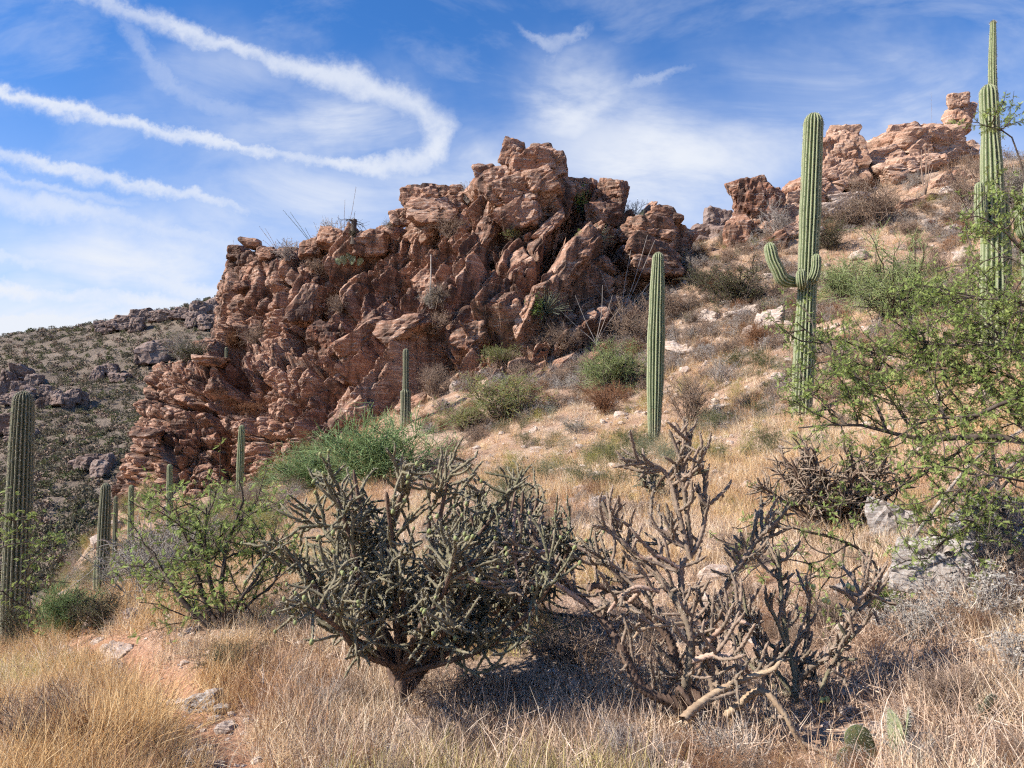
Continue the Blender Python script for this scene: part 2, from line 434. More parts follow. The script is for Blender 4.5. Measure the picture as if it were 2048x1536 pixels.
def rock_material(name, red=(.25, .088, .042), tan=(.365, .212, .142), pale=(.66, .52, .42), dark=(.045, .033, .028), redness=0.5, darkness=0.5, scale=1.0, rot=(0.10, 0.12, 0)):
    m, b = mat_new(name)
    p = pos(b)
    big = b.noise(stretch(b, p, (scale,) * 3), 0.33, 5, 0.6, 0.6)
    mid = b.noise(stretch(b, p, (scale,) * 3), 1.4, 6, 0.65, 0.4)
    fine = b.noise(stretch(b, p, (scale,) * 3), 9.0, 6, 0.7)
    strat = b.noise(stretch(b, p, (0.45 * scale, 0.45 * scale, 4.2 * scale), rot), 1.3, 6, 0.65, 0.25)
    drip = b.noise(stretch(b, p, (2.2 * scale, 2.2 * scale, 0.35 * scale)), 1.0, 5, 0.6, 0.3)
    c = b.mix(b.rng(b.m('ADD', b.m('MULTIPLY', big, .6), b.m('MULTIPLY', mid, .4)), .62 - .28 * redness, .80 - .28 * redness), tan, red)
    c = b.mix(b.m('MULTIPLY', b.rng(strat, .42, .70), .55), c, red)
    c = b.mix(b.m('MULTIPLY', b.rng(b.m('ADD', b.m('MULTIPLY', mid, .5), b.m('MULTIPLY', fine, .5)), .52, .70), .75), c, pale)
    streak = b.noise(stretch(b, p, (0.8 * scale, 0.8 * scale, 9.0 * scale), (rot[0] + .1, rot[1] - .5, 0)), 1.1, 5, 0.7, 0.3)
    c = b.mix(b.m('MULTIPLY', b.rng(streak, .50, .66), .62), c, pale)
    vm = b.m('MULTIPLY', b.rng(b.m('ADD', b.m('MULTIPLY', drip, .55), b.m('MULTIPLY', big, .45)), .64 - .22 * darkness, .80 - .22 * darkness), .85)
    c = b.mix(vm, c, dark)
    c = b.mix(b.m('MULTIPLY', b.rng(fine, .60, .36), .38), c, (.11, .06, .042))
    bumpv = b.m('ADD', b.m('MULTIPLY', strat, 1.0), b.m('ADD', b.m('MULTIPLY', mid, .2), b.m('MULTIPLY', fine, .22)))
    return finish(m, b, c, 0.92, bumpv, 0.9, 0.085 / scale)

def plain_mat(name, ca, cb, scale=6, rough=.9, trans=0.0, rnd=0.0, cc=None, bstr=0.0, bdist=.004, spec=.15):
    """two tones mixed by noise in object space, with variation from one copy to the next"""
    m, b = mat_new(name)
    p = objc(b); nse = b.noise(p, scale, 4, .6)
    c = b.mix(b.rng(nse, .35, .65), ca, cb)
    if rnd > 0:
        rn = b.n('ShaderNodeObjectInfo').outputs['Random']
        c = b.mix(b.m('MULTIPLY', rn, rnd), c, cc or cb)
    return finish(m, b, c, rough, nse if bstr else None, bstr, bdist, trans, spec)

M = {}
M['cliff'] = rock_material('cliff_rock', redness=.52, darkness=.90)
M['crag'] = rock_material('crag_rock', tan=(.44, .275, .19), redness=.42, darkness=.45)
M['crag_dark'] = rock_material('dark_rock', tan=(.30, .16, .10), red=(.20, .075, .042), redness=.6, darkness=.7)  # darker browns than the other crags, for the boulder tower
M['far_rock'] = rock_material('far_rock', tan=(.24, .175, .148), red=(.18, .105, .08), pale=(.35, .29, .255), redness=.45, darkness=.70, scale=.30)
M['stone'] = rock_material('pale_stone', tan=(.50, .40, .33), red=(.40, .24, .16), pale=(.68, .62, .56), redness=.25, darkness=.05, scale=3.2)
M['grey_stone'] = rock_material('grey_stone', tan=(.33, .295, .27), red=(.26, .205, .17), pale=(.54, .52, .49), dark=(.06, .055, .05), redness=.2, darkness=.35, scale=4.0)

# ground
m, b = mat_new('desert_soil'); p = pos(b)
big = b.noise(p, .35, 5, .6); mid = b.noise(p, 2.2, 6, .65); fine = b.noise(p, 26, 5, .7)
vor = b.n('ShaderNodeTexVoronoi'); b.put(vor.inputs['Vector'], p); vor.inputs['Scale'].default_value = 22
c = b.mix(b.rng(mid, .35, .65), (.29, .175, .112), (.385, .262, .185))
c = b.mix(b.m('MULTIPLY', b.rng(big, .45, .7), .6), c, (.45, .345, .26))
c = b.mix(b.m('MULTIPLY', b.rng(b.m('ADD', b.m('MULTIPLY', fine, .6), b.m('MULTIPLY', mid, .4)), .55, .66), .7), c, (.52, .42, .34))
c = b.mix(b.m('MULTIPLY', b.rng(fine, .5, .3), .5), c, (.15, .085, .055))
ta = b.n('ShaderNodeAttribute'); ta.attribute_name = 'worn'
c = b.mix(b.m('MULTIPLY', ta.outputs['Fac'], b.rng(mid, .2, .6, .6, 1.0)), c, b.mix(b.rng(fine, .4, .65), (.33, .155, .085), (.44, .25, .155)))
M['soil'] = finish(m, b, c, .95, b.m('ADD', b.m('MULTIPLY', fine, .5), b.m('SUBTRACT', mid, b.m('MULTIPLY', vor.outputs[0], .4))), .8, .05)
m, b = mat_new('far_soil'); p = pos(b)
mid = b.noise(p, .06, 6, .65); fine = b.noise(p, .55, 6, .7)
c = b.mix(b.rng(mid, .35, .65), (.125, .096, .072), (.175, .135, .103))
c = b.mix(b.m('MULTIPLY', b.rng(fine, .54, .68), .7), c, (.085, .076, .054))
c = b.mix(b.m('MULTIPLY', b.rng(fine, .42, .3), .6), c, (.25, .205, .17))
M['far_soil'] = finish(m, b, c, .95, b.m('ADD', fine, mid), .8, 1.2)

def blade_mat(name, stops, trans=.25):
    """one tone per blade, drawn from a range of dry colours"""
    m, b = mat_new(name)
    at = b.n('ShaderNodeAttribute'); at.attribute_name = 'tone'
    rn = b.n('ShaderNodeObjectInfo').outputs['Random']
    c = b.ramp(b.m('ADD', b.m('MULTIPLY', at.outputs['Fac'], .72), b.m('MULTIPLY', rn, .28)), [(i / (len(stops) - 1), q) for i, q in enumerate(stops)])
    out = b.n('ShaderNodeOutputMaterial'); d1 = b.n('ShaderNodeBsdfDiffuse'); b.put(d1.inputs[0], c)
    tr = b.n('ShaderNodeBsdfTranslucent'); b.put(tr.inputs[0], c)
    mx = b.n('ShaderNodeMixShader'); mx.inputs[0].default_value = trans
    m.node_tree.links.new(d1.outputs[0], mx.inputs[1]); m.node_tree.links.new(tr.outputs[0], mx.inputs[2]); m.node_tree.links.new(mx.outputs[0], out.inputs[0])
    return m
M['straw'] = blade_mat('golden_straw', [(.26, .13, .06), (.60, .36, .16), (.80, .56, .29), (.92, .76, .50)])
M['straw_pale'] = blade_mat('pale_straw', [(.28, .16, .10), (.66, .45, .27), (.85, .67, .46), (.94, .84, .67)])
M['litter'] = blade_mat('dead_litter', [(.13, .08, .055), (.36, .23, .15), (.62, .46, .34), (.86, .75, .62)], .1)
M['rust'] = blade_mat('rusty_stalks', [(.20, .10, .06), (.40, .22, .12), (.56, .35, .20), (.66, .46, .30)], .15)
M['yellowgreen'] = blade_mat('yellow_green_grass', [(.26, .25, .07), (.42, .38, .13), (.60, .48, .20), (.74, .60, .32)])
M['dry_twig'] = plain_mat('dry_twigs', (.175, .12, .088), (.27, .20, .15), 8, .9, 0, .5, (.32, .22, .16))
M['grey_twig'] = plain_mat('grey_twigs', (.30, .265, .235), (.40, .36, .32), 8, .9, 0, .4, (.28, .20, .16))
M['dark_twig'] = plain_mat('dark_bark', (.070, .052, .042), (.115, .09, .072), 12, .9)
M['green_twig'] = plain_mat('green_twigs', (.25, .31, .125), (.34, .38, .18), 5, .8, .15, .4, (.29, .29, .13))
M['broom'] = plain_mat('broom_green', (.17, .27, .11), (.25, .34, .15), 5, .8, .15, .4, (.22, .26, .11))
M['olive_leaf'] = plain_mat('olive_leaf', (.075, .088, .038), (.125, .135, .06), 5, .8, .2, .4, (.16, .14, .07))
M['grey_leaf'] = plain_mat('grey_green_leaf', (.165, .18, .11), (.235, .245, .155), 5, .8, .25, .4, (.24, .20, .12))
M['bright_leaf'] = plain_mat('bright_leaf', (.15, .25, .045), (.23, .31, .07), 5, .75, .35, .4, (.30, .30, .07))
M['mesquite_leaf'] = plain_mat('mesquite_leaf', (.20, .285, .075), (.34, .40, .13), 7, .75, .35, .2, (.30, .28, .09))
M['brittle_leaf'] = plain_mat('brittle_leaf', (.46, .43, .38), (.30, .26, .22), 9, .85, .2, .3, (.38, .30, .24))
M['yucca'] = plain_mat('sotol_leaf', (.24, .26, .17), (.34, .35, .24), 5, .7, .1)
M['dead_leaf'] = plain_mat('dead_rosette', (.19, .145, .105), (.26, .20, .15), 5, .9)
M['dead_wood'] = plain_mat('dead_wood', (.42, .36, .31), (.27, .215, .175), 14, .9, bstr=.5, bdist=.01)
M['spine'] = plain_mat('spines', (.50, .46, .38), (.38, .33, .26), 9, .8)
M['cholla_joint'] = plain_mat('cholla_joint', (.118, .112, .064), (.215, .19, .128), 14, .85, rnd=.3, cc=(.27, .21, .14), bstr=.4, bdist=.004)
M['cholla_grey'] = plain_mat('cholla_grey_joint', (.25, .185, .135), (.15, .12, .085), 9, .85, rnd=.4, cc=(.36, .25, .19), bstr=.4, bdist=.004)
M['cholla_wood'] = plain_mat('cholla_wood', (.105, .068, .05), (.19, .125, .092), 11, .9, bstr=.6, bdist=.008)
M['cholla_pink'] = plain_mat('cholla_bleached', (.47, .335, .26), (.34, .215, .155), 11, .85, bstr=.5, bdist=.005)
M['cholla_tan'] = plain_mat('cholla_tan', (.42, .31, .205), (.29, .20, .13), 11, .85, bstr=.5, bdist=.005)
M['fruit_green'] = plain_mat('green_fruit', (.20, .23, .09), (.29, .30, .14), 18, .6, bstr=.3, bdist=.003)
M['fruit_yellow'] = plain_mat('yellow_fruit', (.62, .58, .22), (.50, .50, .17), 18, .6)
M['pad'] = plain_mat('prickly_pad', (.18, .205, .10), (.27, .28, .155), 10, .7, bstr=.3, bdist=.004)
M['pad_dark'] = plain_mat('dark_pad', (.10, .13, .05), (.17, .15, .07), 10, .75)  # darker green and brown tones than the other pads
M['far_bush'] = plain_mat('far_bush', (.10, .092, .06), (.14, .124, .085), 2, .95, .2, .5, (.17, .14, .10))
M['haze_stem'] = plain_mat('far_saguaro_skin', (.115, .115, .075), (.15, .15, .095), .6, .9)

def saguaro_mat(name, ca, cb, crest, dead=(.34, .28, .20), woody=0.0):
    m, b = mat_new(name)
    at = b.n('ShaderNodeAttribute'); at.attribute_name = 'crest'
    p = objc(b); n_ = b.noise(p, 3.0, 5, .6); f_ = b.noise(p, 30, 4, .6)
    c = b.mix(b.rng(n_, .35, .65), ca, cb)
    c = b.mix(b.m('MULTIPLY', b.m('POWER', at.outputs['Fac'], 3.0), b.m('ADD', .25, b.m('MULTIPLY', f_, .75))), c, crest)
    sx = b.n('ShaderNodeSeparateXYZ'); b.put(sx.inputs[0], p)
    scar = b.noise(stretch(b, p, (3.0, 3.0, .9)), 2.6, 5, .7, .4)
    c = b.mix(b.m('MULTIPLY', b.rng(scar, .60, .70), .75), c, (.27, .205, .13))
    c = b.mix(b.m('MULTIPLY', b.rng(b.noise(p, 5.5, 3, .6), .70, .76), .8), c, (.07, .05, .035))
    low = b.m('MULTIPLY', b.rng(b.m('ADD', sx.outputs[2], b.m('MULTIPLY', n_, 1.2)), 1.6, .5), woody)
    c = b.mix(low, c, dead)
    return finish(m, b, c, .75, f_, .35, .01, 0, .25)
M['saguaro'] = saguaro_mat('saguaro_skin', (.085, .118, .045), (.13, .165, .07), (.44, .44, .28), woody=.45)
M['saguaro_dull'] = saguaro_mat('saguaro_dull', (.062, .072, .036), (.095, .102, .056), (.33, .31, .21), woody=.5)

# ------------------------------------------------------------------ terrain height
def wz(px, py, Y): 
    q = W(px, py, Y); return (q.x, q.y, q.z)
CP = [wz(*a) for a in [
    (0, 1536, 4.5), (420, 1500, 4.25), (800, 1430, 5.0), (1440, 1455, 4.5), (1590, 1425, 4.9), (2048, 1536, 3.5), (2048, 1260, 5.2), (1750, 1200, 6.3),
    (1200, 1200, 7.6), (1150, 1000, 13.5), (950, 1080, 11), (1310, 890, 20), (1620, 830, 18), (1980, 700, 17), (2048, 1000, 9), (1800, 1040, 9), (1480, 1000, 12),
    (250, 1270, 7), (130, 1262, 8.6), (300, 1185, 10.2), (520, 1150, 11.2), (700, 1020, 18), (560, 975, 29), (850, 875, 28), (960, 745, 33.5), (1200, 705, 33.5), (1260, 650, 36),
    (1370, 506, 42), (1440, 480, 44), (1600, 600, 32), (1480, 650, 31), (1350, 760, 27), (1900, 490, 34), (1800, 350, 46), (1700, 395, 45), (1580, 420, 46), (2048, 320, 44), (1830, 610, 24), (2048, 560, 24),
    (240, 1015, 43), (400, 1030, 40), (20, 1345, 10.0), (0, 1352, 7.2), (60, 1315, 7.8), (210, 1200, 17), (330, 1110, 26)]]
CP += [(0, 0, -1.62), (-1.5, 1, -1.75), (1.5, 0.5, -1.45), (6, 0, 0.2), (-5, -1, -3.0), (-12, -4, -7.5), (12, -5, 3.0), (0, -8, -1.9), (-10, 12, -4.1), (-14, 18, -5.6), (-20, 28, -7.4), (-26, 42, -10.5),
       (-34, 60, -14), (-16, 58, -6), (-4, 60, 1), (8, 64, 7), (22, 64, 12), (38, 62, 15), (55, 50, 19), (45, 30, 15), (34, 15, 10), (24, 2, 6), (-30, 10, -14), (-42, 30, -19), (60, 5, 17), (-36, -8, -17), (50, -10, 12)]
CP = np.array(CP)
def tps_fit(cp, lam=0.02):
    x = cp[:, :2]; n = len(x)
    r = np.linalg.norm(x[:, None] - x[None], axis=-1)
    K = r ** 2 * np.log(r + 1e-9) + lam * np.eye(n)
    Pm = np.hstack([np.ones((n, 1)), x])
    A = np.block([[K, Pm], [Pm.T, np.zeros((3, 3))]])
    s = np.linalg.solve(A, np.concatenate([cp[:, 2], np.zeros(3)]))
    return x, s[:n], s[n:]
def tps_eval(f, xy):
    x, wgt, a = f
    out = np.empty(len(xy))
    for i in range(0, len(xy), 20000):
        q = xy[i:i + 20000]
        r = np.linalg.norm(q[:, None] - x[None], axis=-1)
        out[i:i + 20000] = (r ** 2 * np.log(r + 1e-9)) @ wgt + a[0] + q @ a[1:]
    return out
TF = tps_fit(CP)
TRAIL_PATH = np.array([W(470, 1536, 4.1)[:2], W(400, 1470, 4.5)[:2], W(360, 1420, 5.0)[:2], W(330, 1340, 5.8)[:2], W(240, 1290, 6.6)[:2], W(140, 1262, 7.8)[:2]])
TRAIL_PATH = np.vstack([[(-0.9, 2.2)], TRAIL_PATH])
def trail_dist(xy):
    d = np.full(len(xy), 99.0)
    for a, b_ in zip(TRAIL_PATH[:-1], TRAIL_PATH[1:]):
        ab = b_ - a; h = np.clip(((xy - a) @ ab) / (ab @ ab), 0, 1)
        d = np.minimum(d, np.linalg.norm(xy - a - h[:, None] * ab, axis=1))
    return d
def H(xy):
    xy = np.asarray(xy, float)
    z = tps_eval(TF, xy)
    p3 = np.column_stack([xy, np.zeros(len(xy))])
    r = np.linalg.norm(xy, axis=1)
    z = z + fbm(p3 * 0.55, 3, 5) * 0.07 * np.clip(r / 6, .5, 3) + fbm(p3 * 3.1, 3, 9) * 0.022
    z = z - 0.07 * np.exp(-(trail_dist(xy) / .28) ** 2)
    return z
_YS = np.concatenate([np.arange(2.2, 12, .04), np.arange(12, 75, .15)])
def G(px, py):
    """point of the hillside seen at a photograph pixel"""
    d = np.array(ray(px, py)); d = d / d[1]
    pts = d[None] * _YS[:, None]
    below = pts[:, 2] < H(pts[:, :2])
    if below.any():
        i = int(np.argmax(below)); q = pts[i]
    else:
        q = pts[-1]
    return Vector((q[0], q[1], float(H(q[None, :2])[0])))
def on_ground(x, y, dz=0.0): return Vector((x, y, float(H([[x, y]])[0]) + dz))

# near hillside sheet, finer towards the camera
na, nb = 430, 400
ua = np.linspace(-1, 1, na); ub = np.linspace(0, 1, nb)
xs = np.sinh(ua * 3.2) / np.sinh(3.2) * 62
ys = -12 + (np.expm1(ub * 2.6) / np.expm1(2.6)) * 84
X, Yg = np.meshgrid(xs, ys)
xy = np.column_stack([X.ravel(), Yg.ravel()])
Z = H(xy)
edge = np.maximum(np.maximum(np.abs(xy[:, 0]) - 54, xy[:, 1] - 64), 0)
Z = Z - edge ** 1.6 * 0.5
idx = np.arange(na * nb).reshape(nb, na)
Q = np.stack([idx[:-1, :-1], idx[:-1, 1:], idx[1:, 1:], idx[1:, :-1]], -1).reshape(-1, 4)
hill = obj('hillside', mesh_np('hillside', np.column_stack([xy, Z]), None, Q, True, (M['soil'],)))
_w = hill.data.attributes.new('worn', 'FLOAT', 'POINT'); _w.data.foreach_set('value', np.exp(-(trail_dist(xy) / .28) ** 2).astype(np.float32))
tag(hill, 'steep red soil hillside with pale gravel rising to the right', 'hillside', kind='structure')

# far slope across the canyon
FP = [wz(*a) for a in [(-400, 800, 260), (0, 716, 300), (80, 682, 320), (200, 646, 350), (300, 630, 380), (430, 606, 400), (700, 540, 430), (1000, 560, 460), (1400, 640, 480),
                       (0, 800, 215), (150, 800, 205), (300, 800, 195), (420, 780, 200), (-300, 900, 190), (0, 900, 160), (150, 900, 150), (300, 900, 145), (100, 1000, 118), (230, 1000, 115), (0, 1010, 120), (150, 1100, 92), (0, 1120, 96), (-300, 1100, 110)]]
FP += [(-60, 55, -19), (-25, 70, -16), (10, 80, -12), (60, 90, -8), (-120, 40, -30), (-200, 60, -30), (-500, 300, 20), (-300, 600, 60), (0, 650, 75), (300, 600, 60), (500, 300, 30), (250, 150, 0), (-500, 700, 40), (-600, 100, -30), (600, 700, 40), (600, 80, -5)]
FF = tps_fit(np.array(FP), 5.0)
def HF(xy):
    xy = np.asarray(xy, float)
    p3 = np.column_stack([xy, np.zeros(len(xy))])
    return tps_eval(FF, xy) + fbm(p3 * .03, 4, 31) * 3.0 + fbm(p3 * .2, 3, 33) * .6
xs = np.linspace(-520, 520, 420); ys = 48 + (np.expm1(np.linspace(0, 1, 330) * 2.2) / np.expm1(2.2)) * 600
X, Yg = np.meshgrid(xs, ys); xy = np.column_stack([X.ravel(), Yg.ravel()])
idx = np.arange(420 * 330).reshape(330, 420)
Q = np.stack([idx[:-1, :-1], idx[:-1, 1:], idx[1:, 1:], idx[1:, :-1]], -1).reshape(-1, 4)
fh = obj('far_hill', mesh_np('far_hill', np.column_stack([xy, HF(xy)]), None, Q, True, (M['far_soil'],)))
tag(fh, 'scrub covered mountainside across the canyon at far left', 'hill', kind='structure')
_YF = np.arange(60, 640, .8)
def GF(px, py):
    d = np.array(ray(px, py)); d = d / d[1]
    pts = d[None] * _YF[:, None]
    below = pts[:, 2] < HF(pts[:, :2])
    i = int(np.argmax(below)) if below.any() else len(_YF) // 2
    q = pts[i]
    return Vector((q[0], q[1], float(HF(q[None, :2])[0])))
# plain reaching the horizon
R = 9000; ang = np.linspace(0, 2 * math.pi, 48, endpoint=False)
ring = np.column_stack([np.cos(ang) * R, np.sin(ang) * R, np.full(48, -60.)])
gv = np.vstack([[(0, 0, -60.)], ring])
gt = [(0, 1 + i, 1 + (i + 1) % 48) for i in range(48)]
tag(obj('ground', mesh_np('ground', gv, gt, None, False, (M['far_soil'],))), 'brown desert plain beyond the canyon', 'ground', kind='structure')
# ------------------------------------------------------------------ the cliff: a fractured sheet plus blocks
def fracture(p, wl=None):
    """offset along the surface normal for a world point: ribs, blocks and strata"""
    if wl is None: wl = 1 / (1 + np.exp((p[:, 0] + 12.0) / 1.6))      # 1 at the left wall, 0 at the ribbed middle
    warp = np.stack([fbm(p * .35, 2, 50), fbm(p * .35 + 9, 2, 51), fbm(p * .35 + 21, 2, 52)], 1) * .45
    q = p + warp
    a = math.radians(57)
    e1 = q[:, 0] * math.cos(a) + q[:, 2] * math.sin(a)         # along the ribs, up to the right
    e2 = -q[:, 0] * math.sin(a) + q[:, 2] * math.cos(a) + .35 * q[:, 1]
    rib = np.stack([e1, q[:, 1], e2], 1)
    def saw(per, amp, seed, wv, sharp=.10):
        """leaning ribs: long faces to the upper left, a sharp undercut along the lower right edge"""
        f0 = e2 / per + wv * fbm(np.stack([e1 / (per * 2.2), e2 / (per * 1.6), q[:, 1] * .15], 1), 2, seed)
        i = np.floor(f0); f = f0 - i
        sg = np.floor(e1 / (per * 2.6) + r01(hsh(i, i * 0, i * 0, seed + 5), 2) * 3)
        am = amp * (.45 + 1.1 * r01(hsh(i, sg, i * 0, seed), 3))
        rise = np.clip(f / sharp, 0, 1); rise = rise * rise * (3 - 2 * rise)
        return am * (rise * (1 - .85 * f)) - amp * .5
    dR = saw(3.1, 1.75, 61, .55) + saw(1.15, .55, 65, .5, .12) + blocks(rib, (2.1, 1.4, .95), .17, .22, .22, 62)
    up = np.stack([q[:, 0] + .12 * q[:, 2], q[:, 1], q[:, 2] + .10 * q[:, 0]], 1)
    lower_ = 1 / (1 + np.exp((p[:, 2] - 8.0) / .8))
    dL = blocks(up, (2.5, 3.0, 4.6), .30, .18, .75, 63) + blocks(up, (1.0, .9, .85), .045, .06, .12, 64) * (1 + lower_) 
    zt = q[:, 2] + .13 * q[:, 0] + .25 * fbm(p * .5, 2, 66)
    lower = 1 / (1 + np.exp((p[:, 2] - 8.0) / .8))                    # the bedded lower tier
    lay = layers(zt, .95, .16, 71) * (.35 + 1.85 * lower) + layers(zt + .3 * fbm(p * 1.2, 2, 67), .34, .07, 72) * (.35 + 1.45 * lower)
    sm = blocks(q * np.array([1, 1, 1.5]), (.42, .42, .42), .06, .10, .05, 73) + blocks(q, (.16, .16, .13), .02, .035, .012, 74)
    # two sets of long straight joints that cut through everything
    jt = 0
    for (nx_, ny_, nz_, sp_, sd_) in ((.93, .2, .30, 1.9, 91), (.80, .1, -.59, 2.6, 92), (.15, .2, .97, 2.2, 93)):
        f0 = (p[:, 0] * nx_ + p[:, 1] * ny_ + p[:, 2] * nz_) / sp_ + .10 * fbm(p * .6, 2, sd_) + .3 * vnoise(p * .12, sd_ + 1)
        i = np.floor(f0 + .5); dj = np.abs(f0 - i) * sp_
        on = np.clip(vnoise(p * .33 + 31 * i[:, None], sd_ + 2) * 2.2 + .35, 0, 1)
        jt = jt - on * .55 * np.exp(-(dj / .085) ** 2)
    return dL * wl + dR * (1 - wl) + lay * (.30 + .70 * wl) + sm * .34 + jt

COLS = [
    # bottom to top, (px, py, Y)
    [(250, 1060, 56), (250, 1000, 56), (262, 930, 56), (280, 860, 57), (320, 790, 58), (340, 740, 59), (380, 720, 60), (420, 690, 61), (445, 640, 62), (455, 560, 63), (485, 515, 64)],
    [(234, 1060, 46), (232, 1000, 46), (236, 940, 46.5), (246, 876, 47), (286, 815, 48.5), (298, 745, 50), (335, 722, 51), (405, 690, 53), (430, 640, 54), (438, 560, 54.5), (466, 505, 56)],
    [(320, 1060, 41), (315, 1000, 41), (318, 930, 41.5), (318, 866, 42.5), (338, 846, 44), (348, 800, 44.6), (352, 740, 45.5), (380, 718, 48), (446, 688, 49.5), (458, 640, 50), (466, 560, 50.6), (482, 505, 51.6), (492, 493, 53)],
    [(440, 1060, 41), (440, 1000, 41.4), (440, 900, 42), (440, 820, 42.8), (440, 740, 43.8), (450, 715, 45.5), (486, 690, 47.6), (500, 640, 48), (512, 570, 48.4), (525, 515, 49.2), (535, 497, 51)],
    [(570, 1000, 37), (570, 940, 38), (570, 880, 38.5), (575, 800, 39.5), (580, 730, 41), (585, 695, 43.5), (590, 640, 44.5), (595, 580, 45), (600, 530, 46), (610, 512, 48)],
    [(700, 950, 34), (690, 880, 35), (700, 800, 36.5), (700, 720, 38.5), (705, 660, 40.5), (700, 600, 42), (700, 540, 43.5), (690, 498, 45), (685, 474, 47)],
    [(830, 900, 31), (830, 845, 32), (830, 780, 33.5), (835, 700, 36), (840, 620, 38), (840, 560, 40), (840, 500, 41.5), (830, 450, 43), (840, 410, 45)],
    [(950, 800, 30.5), (950, 740, 32), (950, 690, 33), (950, 620, 35), (950, 560, 37), (950, 500, 38.5), (950, 440, 40), (945, 395, 41.5), (950, 365, 43.5)],
    [(1060, 760, 31), (1060, 715, 32), (1070, 660, 33), (1070, 600, 35), (1070, 540, 36.5), (1070, 480, 38), (1070, 410, 39.5), (1070, 355, 41), (1070, 318, 43)],
    [(1190, 740, 32), (1190, 690, 33), (1190, 640, 34), (1190, 590, 35.5), (1190, 540, 37), (1190, 490, 38.5), (1190, 450, 40), (1190, 415, 41.5), (1180, 390, 43)],
    [(1270, 690, 34.5), (1270, 640, 35.5), (1270, 600, 36.5), (1270, 560, 37), (1275, 520, 38), (1280, 490, 39.5), (1280, 465, 41), (1275, 445, 42.5)],
    [(1345, 620, 39), (1350, 570, 40), (1352, 530, 41), (1352, 500, 42), (1350, 480, 43), (1345, 468, 44.5)],
    [(1370, 600, 47), (1370, 560, 48), (1372, 530, 49), (1372, 510, 50), (1372, 500, 51), (1370, 490, 52)],
]
NT = 90
rows = []
for cl in COLS:
    pts = np.array([wz(*a) for a in cl])
    top = pts[-1]
    back = np.array([top + np.array([.3, 3.0, -.6]), top + np.array([.6, 7.0, -3.5]), top + np.array([.6, 10.0, -11.0])])
    pts = np.vstack([pts[:1] + np.array([0, -.4, -2.5]), pts, back])
    s = np.concatenate([[0], np.cumsum(np.linalg.norm(np.diff(pts, axis=0), axis=1))])
    ncr = len(cl) + 1
    # front gets 75% of the rows, back 25%
    tf = np.concatenate([np.linspace(0, s[ncr - 1], 72), np.linspace(s[ncr - 1], s[-1], 19)[1:]])
    rows.append(np.stack([np.interp(tf, s, pts[:, k]) for k in range(3)], 1))
rows = np.array(rows)                                       # (C, NT, 3)
nu, nv = 860, 460
cs = np.concatenate([[0], np.cumsum(np.linalg.norm(np.diff(rows[:, 36], axis=0), axis=1))])
cs[1:] -= cs[1] * .55                                       # hidden left return gets few columns
uu = np.linspace(0, cs[-1], nu)
tq = np.concatenate([np.linspace(0, 71, 410), np.linspace(71, 89, 51)[1:]])
tmp = np.stack([np.stack([np.interp(uu, cs, rows[:, j, k]) for j in range(NT)], 1) for k in range(3)], -1)   # (nu, NT, 3)
def smooth_axis(A, axis, n):
    for _ in range(n):
        B = A.copy()
        sl = [slice(None)] * A.ndim
        a0, a1, a2 = sl[:], sl[:], sl[:]
        a0[axis] = slice(0, -2); a1[axis] = slice(1, -1); a2[axis] = slice(2, None)
        B[tuple(a1)] = .25 * A[tuple(a0)] + .5 * A[tuple(a1)] + .25 * A[tuple(a2)]
        A = B
    return A
tmp = smooth_axis(tmp, 0, 120); tmp = smooth_axis(tmp, 1, 3)
j0 = np.minimum(tq.astype(int), NT - 2); fj = (tq - j0)[None, :, None]
S = tmp[:, j0] * (1 - fj) + tmp[:, j0 + 1] * fj               # (nu, nv, 3)
S = smooth_axis(S, 1, 6)
du = np.gradient(S, axis=0); dv = np.gradient(S, axis=1)
Nn = norm(np.cross(du, dv))
Nn = norm(smooth_axis(smooth_axis(Nn, 0, 60), 1, 60))
Sp = S.reshape(-1, 3); Np_ = Nn.reshape(-1, 3)
disp = fracture(Sp)
# the deep clefts, gullies and the little cave: (points in photograph pixels, half width px, depth m)
CLEFTS = [([(478, 585), (484, 690)], 9, 1.3), ([(448, 705), (470, 755), (462, 805)], 26, 2.8), ([(330, 880), (336, 940), (330, 1015)], 14, 2.4), ([(428, 800), (437, 900), (452, 965)], 12, 2.2), ([(645, 555), (618, 640), (600, 690)], 17, 2.3),
          ([(742, 555), (702, 640), (690, 720), (648, 785)], 16, 2.2), ([(802, 560), (772, 640), (742, 705)], 12, 2.0), ([(884, 500), (846, 580), (800, 650), (768, 725)], 14, 2.0), ([(1005, 555), (960, 600), (895, 645)], 17, 1.9), ([(1112, 470), (1092, 540), (1055, 610)], 17, 2.0),
          ([(1235, 495), (1262, 560), (1295, 605)], 30, 1.8), ([(556, 560), (568, 640), (592, 685)], 5, 1.1), ([(527, 555), (528, 610), (518, 685)], 4, .9), ([(862, 700), (828, 760), (850, 815)], 14, 1.7), ([(935, 650), (900, 700), (866, 745)], 14, 1.7), ([(965, 672), (1050, 690)], 18, 1.8), ([(1138, 410), (1152, 480)], 20, 1.7),
          ([(560, 720), (640, 735), (700, 770)], 8, 1.2), ([(520, 740), (505, 800), (500, 860)], 6, 1.1), ([(600, 760), (585, 830), (575, 900)], 7, 1.2), ([(640, 800), (625, 860)], 9, 1.2), ([(450, 672), (462, 690)], 16, 1.4), ([(880, 440), (930, 450)], 12, 1.4), ([(1000, 470), (960, 520)], 10, 1.3), ([(300, 800), (420, 815)], 5, .9), ([(250, 905), (330, 925)], 4, .7), ([(340, 860), (420, 880)], 6, .9)]
_c, _s = math.cos(PITCH), math.sin(PITCH)
_f = Sp[:, 1] * _c + Sp[:, 2] * _s; _v = -Sp[:, 1] * _s + Sp[:, 2] * _c
